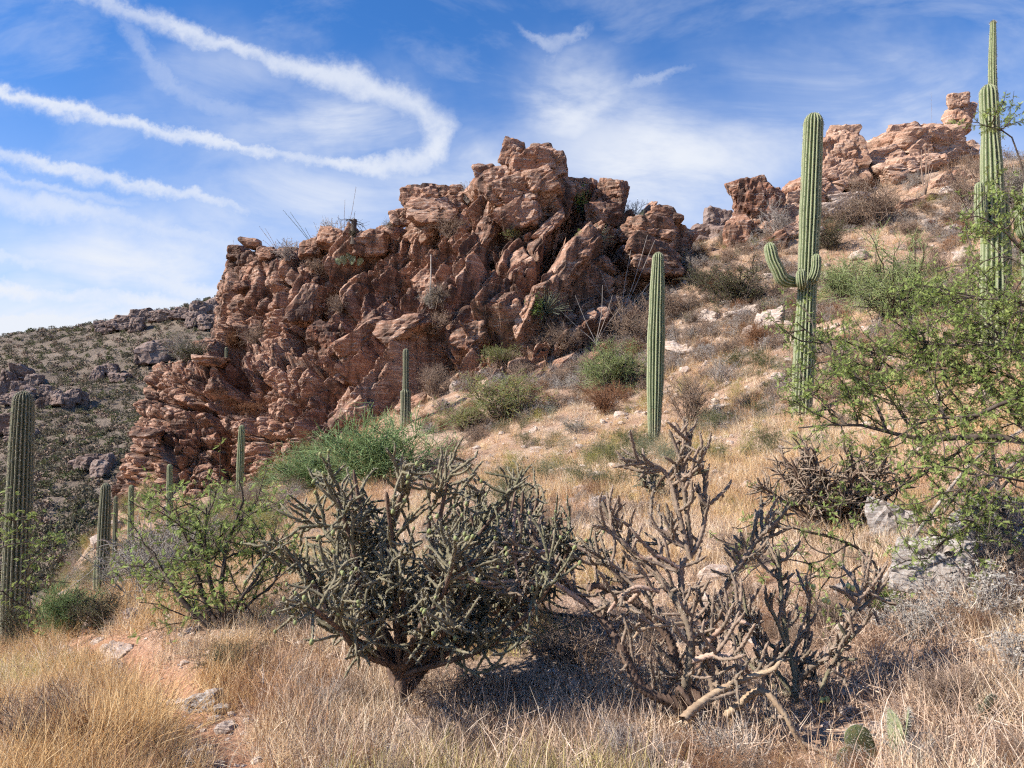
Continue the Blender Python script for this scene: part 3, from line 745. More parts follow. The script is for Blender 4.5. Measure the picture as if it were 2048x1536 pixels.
SPX = np.stack([1024 + Sp[:, 0] / _f * FPX, 768 - _v / _f * FPX], 1)
SPX = SPX + np.stack([fbm(Sp * .9, 3, 401), fbm(Sp * .9 + 7, 3, 402)], 1) * 9
front_face = np.tile(np.arange(nv) < 400, nu)
for (pl_, wd_, dp_) in CLEFTS:
    d = np.full(len(Sp), 1e3)
    for a_, b_ in zip(pl_[:-1], pl_[1:]):
        a_ = np.array(a_, float); ab = np.array(b_, float) - a_
        h_ = np.clip(((SPX - a_) @ ab) / (ab @ ab), 0, 1)
        d = np.minimum(d, np.linalg.norm(SPX - a_ - h_[:, None] * ab, axis=1))
    k_ = np.clip((1.25 - d / wd_) / .55, 0, 1); k_ = k_ * k_ * (3 - 2 * k_)
    disp = disp - 1.4 * dp_ * k_ * front_face
CV = Sp + Np_ * disp[:, None]
idx = np.arange(nu * nv).reshape(nu, nv)
Q = np.stack([idx[:-1, :-1], idx[1:, :-1], idx[1:, 1:], idx[:-1, 1:]], -1).reshape(-1, 4)
cliff = thing('cliff', 'massive reddish brown rock cliff of fractured ledges and blocks', 'cliff', (0, 0, 0))
cliff['kind'] = 'structure'
core_me = mesh_np('rock_face', CV, None, Q, False, (M['cliff'],))
core = obj('rock_face', core_me, cliff)
CG = CV.reshape(nu, nv, 3)[::3, ::3]
_I = np.arange(CG.shape[0] * CG.shape[1]).reshape(CG.shape[:2])
BVH = BVHTree.FromPolygons([tuple(v) for v in CG.reshape(-1, 3)], [tuple(q) for q in np.stack([_I[:-1, :-1], _I[1:, :-1], _I[1:, 1:], _I[:-1, 1:]], -1).reshape(-1, 4).tolist()])
def on_cliff(px, py):
    for k in range(40):                                    # a miss above the crest slides down onto it
        hit, nrm, i, dist = BVH.ray_cast(Vector((0, 0, 0)), ray(px, py + 3 * k).normalized())
        if hit is not None: return hit, nrm
    g_ = G(px, py)
    return g_, Vector((0, 0, 1))

_ico = {}
def ico(sub):
    if sub not in _ico:
        bm = bmesh.new(); bmesh.ops.create_icosphere(bm, subdivisions=sub, radius=1)
        V = np.array([v.co[:] for v in bm.verts]); T = np.array([[v.index for v in f.verts] for f in bm.faces]); bm.free()
        _ico[sub] = (norm(V), T)
    return _ico[sub]
def boulder(seed, size, sub=4, rot=(0, 0, 0), origin=(0, 0, 0), box=0.55, detail=.8, strata=.7, p=40, npl=9):
    """angular block: smooth intersection of random planes, then fractured and layered; local coordinates"""
    rg = np.random.default_rng(seed)
    D, T = ico(sub)
    ax = np.vstack([np.eye(3), -np.eye(3)]) + rg.normal(0, .16, (6, 3))
    pl = norm(np.vstack([ax, rg.normal(0, 1, (npl, 3))]))
    d = np.concatenate([rg.uniform(.78, 1.0, 6), rg.uniform(.92, 1.25, npl)])
    k = np.maximum(D @ pl.T, 0) / d
    r = (k ** p).sum(1) ** (-1 / p)
    V = D * r[:, None] * np.asarray(size)
    Rm = np.array(Matrix.Rotation(rot[2], 3, 'Z') @ Matrix.Rotation(rot[1], 3, 'Y') @ Matrix.Rotation(rot[0], 3, 'X'))
    V = V @ Rm.T
    Dn = norm(D / np.asarray(size)) @ Rm.T
    s = float(np.mean(size))
    wp = V + np.asarray(origin)
    sc = 1 / s
    q = wp * sc + seed * 3.7
    o = blocks(q, (.75, .75, .6), .09, .12, .10, 81) + blocks(q, (.30, .30, .24), .025, .05, .035, 82) + blocks(q, (.12, .12, .10), .007, .014, .008, 84)
    zt = q[:, 2] + .12 * q[:, 0] + .08 * fbm(q * 1.3, 2, 83)
    o = o + strata * (layers(zt, .30, .035, 85 + seed % 7) + layers(zt, .11, .014, 95 + seed % 5))
    V = V + Dn * (o * s * detail)[:, None]
    return V, T
def rock_obj(name, seed, c, size, mat, parent=None, sub=4, rot=(0, 0, 0), smooth=False, **kw):
    V, T = boulder(seed, size, sub, rot, c, **kw)
    return obj(name, mesh_np(name, V, T, None, smooth, (mat,)), parent, c)

# skyline and landmark blocks of the cliff: (px, py centre, width px, height px, Y, sub, roll deg)
SKY = [(505, 488, 40, 18, 51.5, 3, 4), (478, 508, 50, 26, 53, 4, -8), (842, 402, 62, 52, 42.5, 4, -12), (892, 400, 84, 56, 43.5, 4, 8), (868, 432, 100, 46, 42, 4, 5),
       (972, 352, 44, 44, 42, 4, 10), (990, 380, 90, 80, 41, 4, -30), (1026, 312, 42, 50, 42.5, 4, 14), (1080, 318, 70, 52, 42.5, 4, 6), (1062, 352, 120, 70, 41, 5, -28), (1112, 345, 50, 70, 42, 4, 4),
       (1050, 395, 150, 70, 40, 5, -24), (1040, 440, 90, 60, 39, 4, -20), (1120, 400, 60, 60, 41, 4, 10), (1172, 385, 46, 50, 43.5, 4, 0), (1222, 398, 64, 72, 41.5, 5, 6), (1205, 432, 70, 50, 40.5, 4, 0),
       (1318, 440, 86, 46, 41.5, 4, 8), (1300, 475, 120, 60, 40, 5, 8), (1350, 478, 60, 60, 42, 4, 20), (1290, 525, 130, 70, 38.5, 5, 12), (668, 478, 60, 44, 45.5, 4, 5), (742, 490, 72, 48, 43.5, 4, 0), (805, 438, 50, 36, 43.5, 4, 0), (625, 500, 50, 36, 46.5, 4, 0),
       (545, 510, 60, 24, 49, 4, 3), (585, 508, 46, 26, 48.5, 4, -5), (485, 572, 40, 22, 49.0, 4, -18), (640, 668, 46, 46, 40.5, 4, 20), (620, 610, 46, 90, 43.2, 4, 12), (660, 690, 40, 50, 40.0, 4, -15),
       (300, 866, 60, 22, 43.0, 4, 8), (420, 722, 70, 22, 44.6, 4, 5), (410, 690, 40, 24, 51, 4, 0)]
for i, (px, py, wp_, hp_, Y, sub, roll) in enumerate(SKY):
    c = W(px, py, Y); k = Y / FPX
    rock_obj('rock', 100 + i, c, (wp_ * k * .54, max(wp_, hp_) * k * .5, hp_ * k * .54), M['cliff'], cliff, sub, (0, math.radians(roll), 0))
rg = np.random.default_rng(7)
n_r = 0
POLY = [(250, 1000), (250, 880), (300, 760), (440, 700), (445, 560), (480, 520), (680, 500), (830, 440), (960, 380), (1080, 330), (1140, 400), (1240, 430), (1340, 480), (1350, 560), (1250, 650), (1190, 680), (960, 720), (840, 820), (700, 850), (560, 930)]
def inside(px, py, poly):
    c = False
    for (x1, y1), (x2, y2) in zip(poly, poly[1:] + poly[:1]):
        if (y1 > py) != (y2 > py) and px < (x2 - x1) * (py - y1) / (y2 - y1) + x1: c = not c
    return c
while n_r < 30:
    px, py = rg.uniform(240, 1370), rg.uniform(330, 1000)
    if not inside(px, py, POLY): continue
    if px < 640: continue                                             # the left wall stays clean
    hit, nr = on_cliff(px, py)
    if hit is None: continue
    s = rg.uniform(.45, 1.15) * (1.0 if px > 620 else .8)
    if px > 640:
        roll = math.radians(-rg.uniform(25, 62)); size = (s * rg.uniform(1.1, 1.9), s * rg.uniform(.7, 1.1), s * rg.uniform(.5, .85))
    else:
        roll = math.radians(rg.uniform(-4, 12)); size = (s * rg.uniform(.9, 1.5), s * rg.uniform(.7, 1.1), s * rg.uniform(.4, .9))
    c = hit - ray(px, py).normalized() * (-.15 * s) + Vector((0, 0, 0))
    rock_obj('rock', 300 + n_r, c, size, M['cliff'], cliff, 4, (rg.uniform(-.2, .2), roll, rg.uniform(-.5, .5)))
    n_r += 1

# ------------------------------------------------------------------ outcrops on the right-hand ridge
def crag(name, label, blocks_, mat, seed0, cat='rock outcrop', group=None, partname='rock'):
    """blocks_: (px, py, w, h, Y, sub, roll); first one sets the base"""
    px, py, wp_, hp_, Y = blocks_[0][:5]
    base = W(px, py + hp_ / 2, Y)
    t = thing(name, label, cat, base, group=group)
    for i, (px, py, wp_, hp_, Y, sub, roll) in enumerate(blocks_):
        c = W(px, py, Y); k = Y / FPX
        size = (wp_ * k * .54, max(.75 * wp_, .6 * hp_) * k * .5, hp_ * k * .54)
        V, T = boulder(seed0 + i, size, sub, (0, math.radians(roll), 0), c)
        o = obj(partname, mesh_np(partname, V, T, None, False, (mat,)), t, c - base)
    return t
crag('rock_outcrop', 'dark boulder tower standing between the cliff and the tall armed cactus', [(1512, 430, 104, 130, 41.5, 5, 6), (1500, 385, 78, 46, 41.5, 5, 2), (1475, 470, 50, 70, 40.5, 4, -10), (1530, 500, 90, 40, 39.5, 4, -25)], M['crag_dark'], 500)
crag('rock_outcrop', 'small grey crag peeping over the saddle beside the cliff', [(1432, 448, 56, 54, 58, 4, 10), (1405, 470, 60, 40, 57, 4, 0), (1455, 475, 70, 50, 56, 4, 0)], M['far_rock'], 510)
crag('rock_outcrop', 'layered tan crag right behind the tall armed cactus', [(1672, 330, 100, 130, 46, 5, -6), (1680, 280, 56, 46, 46, 4, 0), (1630, 380, 130, 60, 44, 5, -18), (1600, 410, 110, 50, 43, 5, -24), (1710, 350, 60, 80, 46, 4, -10), (1560, 440, 80, 40, 42, 4, -20)], M['crag'], 520)
crag('rock_outcrop', 'broad layered orange crag along the ridge below the balanced spire', [(1825, 308, 170, 90, 47, 5, 2), (1800, 272, 64, 46, 47, 4, -4), (1848, 272, 56, 40, 47, 4, 4), (1758, 322, 84, 46, 46, 4, -20), (1884, 318, 90, 70, 46.5, 5, 8), (1820, 345, 150, 60, 45, 5, -12), (1925, 305, 56, 50, 47.5, 4, 8)], M['crag'], 530)
crag('rock_spire', 'balanced two-block rock spire on the ridge top beside the tallest cactus', [(1918, 240, 44, 56, 47.5, 4, 2), (1914, 203, 40, 34, 47.4, 4, -4), (1936, 222, 20, 34, 47.8, 4, 0)], M['crag'], 545, 'rock spire')
crag('rock_slab', 'pale streaked rock slab under the ridge crag', [(1880, 390, 120, 60, 42, 5, -14), (1840, 425, 130, 44, 40.5, 5, -12), (1905, 430, 60, 40, 40, 4, 0)], M['crag'], 550, 'rock')
crag('rock_slab', 'flat white weathered slab beside the armed cactus high on the slope', [(1690, 402, 90, 26, 43, 4, -4), (1660, 428, 110, 30, 41.5, 4, -8)], M['stone'], 556, 'rock')
crag('rock_slab', 'low tan ledge rocks below the dark boulder tower', [(1575, 470, 90, 36, 40, 4, -24), (1610, 450, 70, 40, 41, 4, -18)], M['crag'], 560, 'rock')

# ------------------------------------------------------------------ outcrops on the far mountainside
def far_crag(label, blocks_, seed0):
    (px, py, wp_, hp_, sub) = blocks_[0]
    g0 = GF(px, py + hp_ * .4)
    t = thing('rock_outcrop', label, 'rock outcrop', g0, group='outcrops on the far mountainside')
    for i, (px, py, wp_, hp_, sub) in enumerate(blocks_):
        gpt = GF(px, py + hp_ * .45); Y = gpt.y; k = Y / FPX
        c = W(px, py, Y)
        V, T = boulder(seed0 + i, (wp_ * k * .54, wp_ * k * .45, hp_ * k * .56), sub, (0, 0, 0), c)
        obj('rock', mesh_np('rock', V, T, None, False, (M['far_rock'],)), t, c - g0)
far_crag('big slabby outcrop at the left edge of the far mountainside', [(45, 750, 40, 34, 4), (15, 760, 30, 40, 4), (70, 764, 30, 34, 4), (22, 798, 34, 26, 4), (55, 788, 28, 26, 4), (90, 782, 22, 22, 4), (0, 785, 28, 34, 4), (36, 775, 26, 28, 4)], 600)
far_crag('long broken outcrop just right of the thick cactus on the far mountainside', [(120, 800, 34, 26, 4), (148, 792, 30, 30, 4), (92, 806, 30, 24, 4), (108, 792, 24, 22, 4), (135, 806, 26, 20, 4), (166, 798, 20, 24, 4)], 610)
far_crag('dark blocky cap rock on the far mountain skyline', [(255, 646, 46, 30, 4), (290, 634, 40, 28, 4), (215, 656, 40, 26, 4), (335, 632, 36, 22, 4), (235, 650, 30, 26, 4), (312, 634, 30, 22, 4), (275, 650, 30, 30, 4)], 620)
far_crag('jagged skyline rocks of the far mountain next to the cliff', [(400, 624, 40, 34, 4), (370, 630, 40, 24, 4), (425, 616, 30, 34, 4), (385, 640, 24, 30, 4), (412, 645, 30, 30, 4)], 630)
far_crag('reddish crag next to the ledge tree on the far mountainside', [(315, 705, 60, 44, 4), (345, 700, 40, 40, 4), (290, 715, 30, 36, 4)], 640)
far_crag('small dark knob of rock in the middle of the far mountainside', [(198, 748, 26, 30, 4), (222, 740, 30, 26, 4), (240, 755, 40, 20, 4)], 650)
far_crag('low reddish outcrop beside the foot of the cliff pillar', [(170, 928, 34, 28, 4), (200, 938, 34, 34, 4), (150, 932, 24, 24, 4), (215, 922, 30, 28, 4), (186, 920, 26, 24, 4)], 660)
far_crag('pale grey outcrop behind the thick cactus at the left edge', [(15, 850, 60, 40, 4), (40, 870, 50, 30, 4)], 670)
# ------------------------------------------------------------------ columnar cacti
def smooth_path(pts, n):
    """Catmull-Rom through the points, n samples"""
    P = np.asarray(pts, float)
    if len(P) == 2:
        return P[0] + (P[1] - P[0]) * np.linspace(0, 1, n)[:, None]
    E = np.vstack([2 * P[0] - P[1], P, 2 * P[-1] - P[-2]])
    seg = np.linalg.norm(np.diff(P, axis=0), axis=1); s = np.concatenate([[0], np.cumsum(seg)])
    t = np.linspace(0, s[-1], n); i = np.clip(np.searchsorted(s, t, side='right') - 1, 0, len(P) - 2)
    f = ((t - s[i]) / np.maximum(seg[i], 1e-9))[:, None]
    p0, p1, p2, p3 = E[i], E[i + 1], E[i + 2], E[i + 3]
    return .5 * (2 * p1 + (p2 - p0) * f + (2 * p0 - 5 * p1 + 4 * p2 - p3) * f ** 2 + (3 * p1 - p0 - 3 * p2 + p3) * f ** 3)
def frames(P):
    n = len(P); t = np.gradient(P, axis=0); t = norm(t)
    u = np.empty_like(P)
    a = np.array([1., 0, 0]) if abs(t[0, 0]) < .8 else np.array([0, 1., 0])
    u[0] = norm(a - t[0] * (a @ t[0]))
    for i in range(1, n):
        v = u[i - 1] - t[i] * (u[i - 1] @ t[i]); u[i] = v / max(np.linalg.norm(v), 1e-9)
    return t, u, np.cross(t, u)
def ribbed(path, radf, ribs=18, per=6, rings=60, depth=.27, seed=0, spines=0, mat=None, bulge=0.055):
    """fluted stem with a domed tip; returns (stem mesh, spine mesh or None)"""
    rg = np.random.default_rng(seed)
    P = smooth_path(path, rings)
    L = np.linalg.norm(np.diff(P, axis=0), axis=1).sum()
    s = np.linspace(0, 1, rings)
    r = np.array([radf(x) for x in s]) * (1 + bulge * fbm(np.column_stack([s * L * 1.6, s * 0 + seed, s * 0]), 2, seed + 3))
    t, u, v = frames(P)
    # dome
    rt = r[-1]; dn = 7
    ph = np.linspace(0, math.pi / 2, dn + 1)[1:]
    P2 = np.vstack([P, P[-1] + t[-1] * (rt * 1.25 * np.sin(ph))[:, None]])
    r2 = np.concatenate([r, rt * np.cos(ph) * .99 + .002])
    U2 = np.vstack([u, np.repeat(u[-1:], dn, 0)]); V2 = np.vstack([v, np.repeat(v[-1:], dn, 0)])
    m_ = ribs * per
    a = np.arange(m_) * 2 * math.pi / m_
    ph_ = (np.arange(m_) % per) / per
    cr = np.abs(np.cos(ph_ * math.pi))                                   # 1 on the crest
    wv = 1 - depth * (1 - cr ** 1.3) * np.repeat(rg.uniform(.75, 1.25, ribs), per)
    tw = .05 * np.sin(np.linspace(0, 5, len(P2)) + seed)
    A = a[None] + tw[:, None]
    rr = r2[:, None] * wv[None] * (1 + .010 * rg.normal(0, 1, (1, m_)))
    V = P2[:, None] + rr[..., None] * (np.cos(A)[..., None] * U2[:, None] + np.sin(A)[..., None] * V2[:, None])
    n = len(P2)
    idx = np.arange(n * m_).reshape(n, m_); nx = np.roll(idx, -1, 1)
    Q = np.stack([idx[:-1], nx[:-1], nx[1:], idx[1:]], -1).reshape(-1, 4)
    me = mesh_np('stem', V.reshape(-1, 3), None, Q, True, (mat or M['saguaro'],))
    at = me.attributes.new('crest', 'FLOAT', 'POINT'); at.data.foreach_set('value', np.tile(cr, n).astype(np.float32))
    sp = None
    if spines:
        na_ = int(L / spines)
        S_ = []
        for k in range(ribs):
            j = rg.uniform(0, n - 1.01, na_); i0 = j.astype(int); f = (j - i0)[:, None]
            b0 = V[i0, k * per] * (1 - f) + V[i0 + 1, k * per] * f
            o = norm(b0 - (P2[i0] * (1 - f) + P2[i0 + 1] * f))
            for q in range(4):
                S_.append((b0, norm(o * .8 + rg.normal(0, .55, b0.shape))))
        B = np.vstack([x[0] for x in S_]); D = np.vstack([x[1] for x in S_]); nn = len(B)
        side = norm(np.cross(D, rg.normal(0, 1, (nn, 3)))) * .0016
        Ls = rg.uniform(.018, .042, nn)[:, None]
        VV = np.stack([B - side, B + side, B + D * Ls], 1).reshape(-1, 3)
        sp = mesh_np('spines', VV, np.arange(3 * nn).reshape(-1, 3), None, False, (M['spine'],))
    return me, sp
def stem_rad(R, base=.82, top=.80, mid=.55):
    def f(x):
        if x < mid: return R * (base + (1 - base) * math.sin(x / mid * math.pi / 2))
        return R * (1 - (1 - top) * ((x - mid) / (1 - mid)) ** 2)
    return f
GS = 'tall columnar cacti around the hillside'
def saguaro(base, top_px, label, R, arms=(), mat='saguaro', ribs=17, spines=.05, seed=0, lean=None, radf=None, name='saguaro_cactus', group=GS, rings=60, extra=()):
    """base point on the ground; top_px = photograph pixel of the tip at the base's distance"""
    t = thing(name, label, 'cactus', base, group=group)
    tip = W(top_px[0], top_px[1], base.y) - base
    mid = tip * .5 + Vector(lean or (0, 0, 0))
    L = tip.length
    path = [(0, 0, -.25), tuple(tip * .02), tuple(mid), tuple(tip - Vector((0, 0, R)))]
    me, sp = ribbed(path, radf or stem_rad(R), ribs, 6, rings, seed=seed, spines=spines, mat=M[mat])
    st = obj('stem', me, t)
    if sp: tag(obj('spines', sp, st), kind='stuff')
    for i, (ap, aR, tp) in enumerate(arms):
        pa_ = [Vector(W(x, y, base.y + dy_)) - base for (x, y, dy_) in ap]
        ar = (lambda x, aR=aR, tp=tp: aR * (.55 + .45 * min(1, x / .3)) * (1 - tp * x * x))
        me, sp = ribbed([tuple(q) for q in pa_], ar, max(9, int(ribs * .75)), 6, 34, seed=seed + 7 + i, spines=spines, mat=M[mat])
        a_ = obj('arm', me, t)
        if sp: tag(obj('spines', sp, a_), kind='stuff')
    return t
b0 = on_ground(*W(24, 1342, 10.0)[:2])
saguaro(b0, (48, 783), 'thick single-stemmed cactus at the left edge rising out of the green brush', .15, mat='saguaro_dull', ribs=18, spines=.035, seed=1, radf=stem_rad(.155, .95, .84, .6))
b0 = G(1308, 889)
saguaro(b0, (1316, 503), 'straight armless cactus column standing in the middle of the slope', .215, seed=2, ribs=15, radf=stem_rad(.225, .62, .72, .55))
b0 = G(1603, 835)
Ya = b0.y
saguaro(b0, (1626, 230), 'tall cactus with one long upcurved arm and two stubby arms', .24, seed=3, ribs=17, lean=(.02, 0, 0), radf=lambda x: .24 * (.98 - .12 * math.exp(-((x - .42) / .10) ** 2) * 1.0 + .04 * x - .13 * max(0, x - .6) ** 1.2),
        arms=[([(1600, 566, -.05), (1568, 560, -.15), (1556, 540, -.2), (1546, 520, -.2), (1541, 500, -.2)], .165, .12), ([(1615, 570, -.1), (1626, 556, -.18), (1631, 538, -.2), (1632, 520, -.2)], .125, .1), ([(1604, 575, -.15), (1603, 566, -.30), (1602, 556, -.34), (1602, 550, -.34)], .125, .1)])
b0 = G(1988, 705)
Yb = b0.y
saguaro(b0, (1976, 170), 'tallest cactus whose thin tip rises behind a thick stem at the right edge', .23, seed=4, ribs=14, lean=(.05, 0, 0),
        radf=lambda x: .27 * (1.0 - .30 * max(0, x - .35) / .65) * (1 - .10 * math.exp(-((x - .86) / .05) ** 2)),
        arms=[([(1994, 470, -.05), (1968, 458, -.2), (1960, 425, -.25), (1959, 375, -.25)], .115, .15), ([(1996, 620, .05), (2008, 560, .12), (2009, 480, .14), (2006, 400, .14)], .14, .15), ([(1988, 420, .15), (1991, 300, .25), (1985, 160, .24), (1986, 48, .22)], .115, .45)])
b0 = on_ground(*W(2062, 640, 18.5)[:2])
saguaro(b0, (2064, 300), 'cactus cut off by the right edge beside the tallest one', .2, seed=5, ribs=15,
        arms=[([(2064, 480, 0), (2046, 470, -.1), (2040, 452, -.12), (2040, 420, -.12)], .12, .1)])
b0 = G(811, 852)
saguaro(b0, (812, 695), 'slim cactus with a pinched waist in front of the cliff ribs', .19, mat='saguaro_dull', ribs=11, spines=.12, seed=6, radf=lambda x: .20 if x < .52 else .135 - .02 * x)
b0 = on_ground(*W(478, 1005, 33)[:2])
saguaro(b0, (484, 850), 'leaning slender cactus against the lower rock face above the leafy mesquite', .16, ribs=12, spines=.12, seed=7)
b0 = on_ground(*W(341, 1040, 33)[:2])
saguaro(b0, (340, 928), 'short cactus in front of the shadowed cleft of the cliff pillar', .14, ribs=12, spines=.12, seed=8)
b0 = on_ground(*W(263, 1040, 38)[:2])
saguaro(b0, (263, 970), 'small cactus at the foot of the cliff pillar', .15, ribs=12, spines=.15, seed=9)
b0 = on_ground(*W(203, 1195, 20)[:2])
saguaro(b0, (212, 966), 'grey-green cactus rising behind the airy shrub left of the cliff pillar', .15, mat='saguaro_dull', ribs=12, spines=.1, seed=10)
b0 = on_ground(*W(191, 1200, 21)[:2])
saguaro(b0, (192, 1120), 'thin young cactus stem beside the grey-green one behind the airy shrub', .06, ribs=10, spines=.12, seed=11)
b0 = on_ground(*W(232, 1060, 30)[:2])
saguaro(b0, (232, 992), 'tiny dark cactus left of the cliff pillar foot', .09, mat='saguaro_dull', ribs=10, spines=0, seed=12)
hit, nr = on_cliff(452, 722)
saguaro(hit + Vector((0, .2, -.4)), (453, 694), 'stubby young cactus sprouting on the cliff ledge', .13, mat='saguaro_dull', ribs=10, spines=0, seed=13)
# saguaros far across the canyon
rgf = np.random.default_rng(3)
FAR = [(100, 1072, 30), (112, 1098, 44), (106, 1105, 38), (118, 1062, 26), (125, 1096, 22), (146, 1062, 30), (158, 1078, 30), (170, 1040, 20), (80, 1108, 24), (84, 1092, 20), (151, 1110, 26), (160, 1048, 18), (136, 1045, 16), (128, 1038, 16), (176, 1068, 22), (70, 1070, 20), (150, 1140, 34), (171, 1150, 40),
       (185, 1095, 22), (95, 1045, 16), (110, 1035, 15), (28, 1075, 20), (5, 1060, 20), (140, 1020, 14), (60, 1000, 12), (180, 1010, 14)]
me_far, _ = ribbed([(0, 0, -.08), (0.005, 0, .5), (0, .01, .97)], lambda x: .045 * (.85 + .15 * math.sin(min(1, x * 2) * 1.57)), 8, 3, 12, mat=M['haze_stem'])
for i, (px, py, hp) in enumerate(FAR):
    gpt = GF(px, py) if py < 1118 else on_ground(*W(px, py, 45)[:2])
    hgt = hp * gpt.y / FPX
    t = thing('saguaro_cactus', 'tiny upright cactus among the far ones across the canyon', 'cactus', gpt, rz=rgf.uniform(0, 6), group='distant cacti across the canyon', scale=(hgt * 1.0, hgt * 1.0, hgt))
    obj('stem', me_far, t)

# ------------------------------------------------------------------ chollas
def rope(mb, path, r0, r1, sides=8, ring=.016, lump=.20, n=None):
    P = np.asarray(path, float)
    L = np.linalg.norm(np.diff(P, axis=0), axis=1).sum()
    n = n or max(4, int(L / ring))
    P = smooth_path(P, n); t, u, v = frames(P)
    k = np.linspace(0, 1, n); r = r0 * (1 - k) + r1 * k
    r[-1] *= .45
    if n > 5: r[-2] *= .85
    a = np.arange(sides) * 2 * math.pi / sides
    tw = k * L / .16 * .6
    ii = np.arange(n)[:, None]; jj = np.arange(sides)[None]
    lm = 1 + lump * np.where((ii + jj) % 2 == 0, 1.0, -1.0)
    A = a[None] + tw[:, None]
    V = P[:, None] + (r[:, None] * lm)[..., None] * (np.cos(A)[..., None] * u[:, None] + np.sin(A)[..., None] * v[:, None])
    idx = np.arange(n * sides).reshape(n, sides); nx = np.roll(idx, -1, 1)
    Q = np.stack([idx[:-1], nx[:-1], nx[1:], idx[1:]], -1).reshape(-1, 4)
    V = np.vstack([V.reshape(-1, 3), P[-1:] + t[-1:] * r1 * .5])
    T = np.stack([idx[-1], nx[-1], np.full(sides, n * sides)], -1)
    mb.add(V, T, Q)
    return P
def prickles(mb, rg, paths, dens=260, L=(.010, .024), off=.012, wd=.0014):
    for P in paths:
        Lp = np.linalg.norm(np.diff(P, axis=0), axis=1).sum(); k = int(Lp * dens)
        if k < 2: continue
        i = rg.integers(0, len(P) - 1, k); f = rg.random((k, 1))
        b_ = P[i] * (1 - f) + P[i + 1] * f
        d = norm(rg.normal(0, 1, (k, 3))); b_ = b_ + d * off * .8
        s = norm(np.cross(d, rg.normal(0, 1, (k, 3)))) * wd
        V = np.stack([b_ - s, b_ + s, b_ + d * rg.uniform(L[0], L[1], (k, 1))], 1).reshape(-1, 3)
        mb.add(V, np.arange(3 * k).reshape(-1, 3))
D5, T5 = ico(2)
def fruit_mesh(name, mat, seed):
    V = D5 * np.array([.8, .8, 1.15]) * (1 + .10 * vnoise(D5 * 4 + seed, seed))[:, None]
    V[:, 2] -= np.where(D5[:, 2] > .75, .35 * (D5[:, 2] - .75), 0)
    return mesh_np(name, V, T5, None, True, (mat,))
FRUIT_G = fruit_mesh('fruit', M['fruit_green'], 1); FRUIT_Y = fruit_mesh('fruit', M['fruit_yellow'], 2)
def one_path(rg, s, d, L, n=6, wob=.14, up=0.0):
    return wander(rg, np.array([s]), np.array([d]), np.array([L]), n, wob, up)[0]

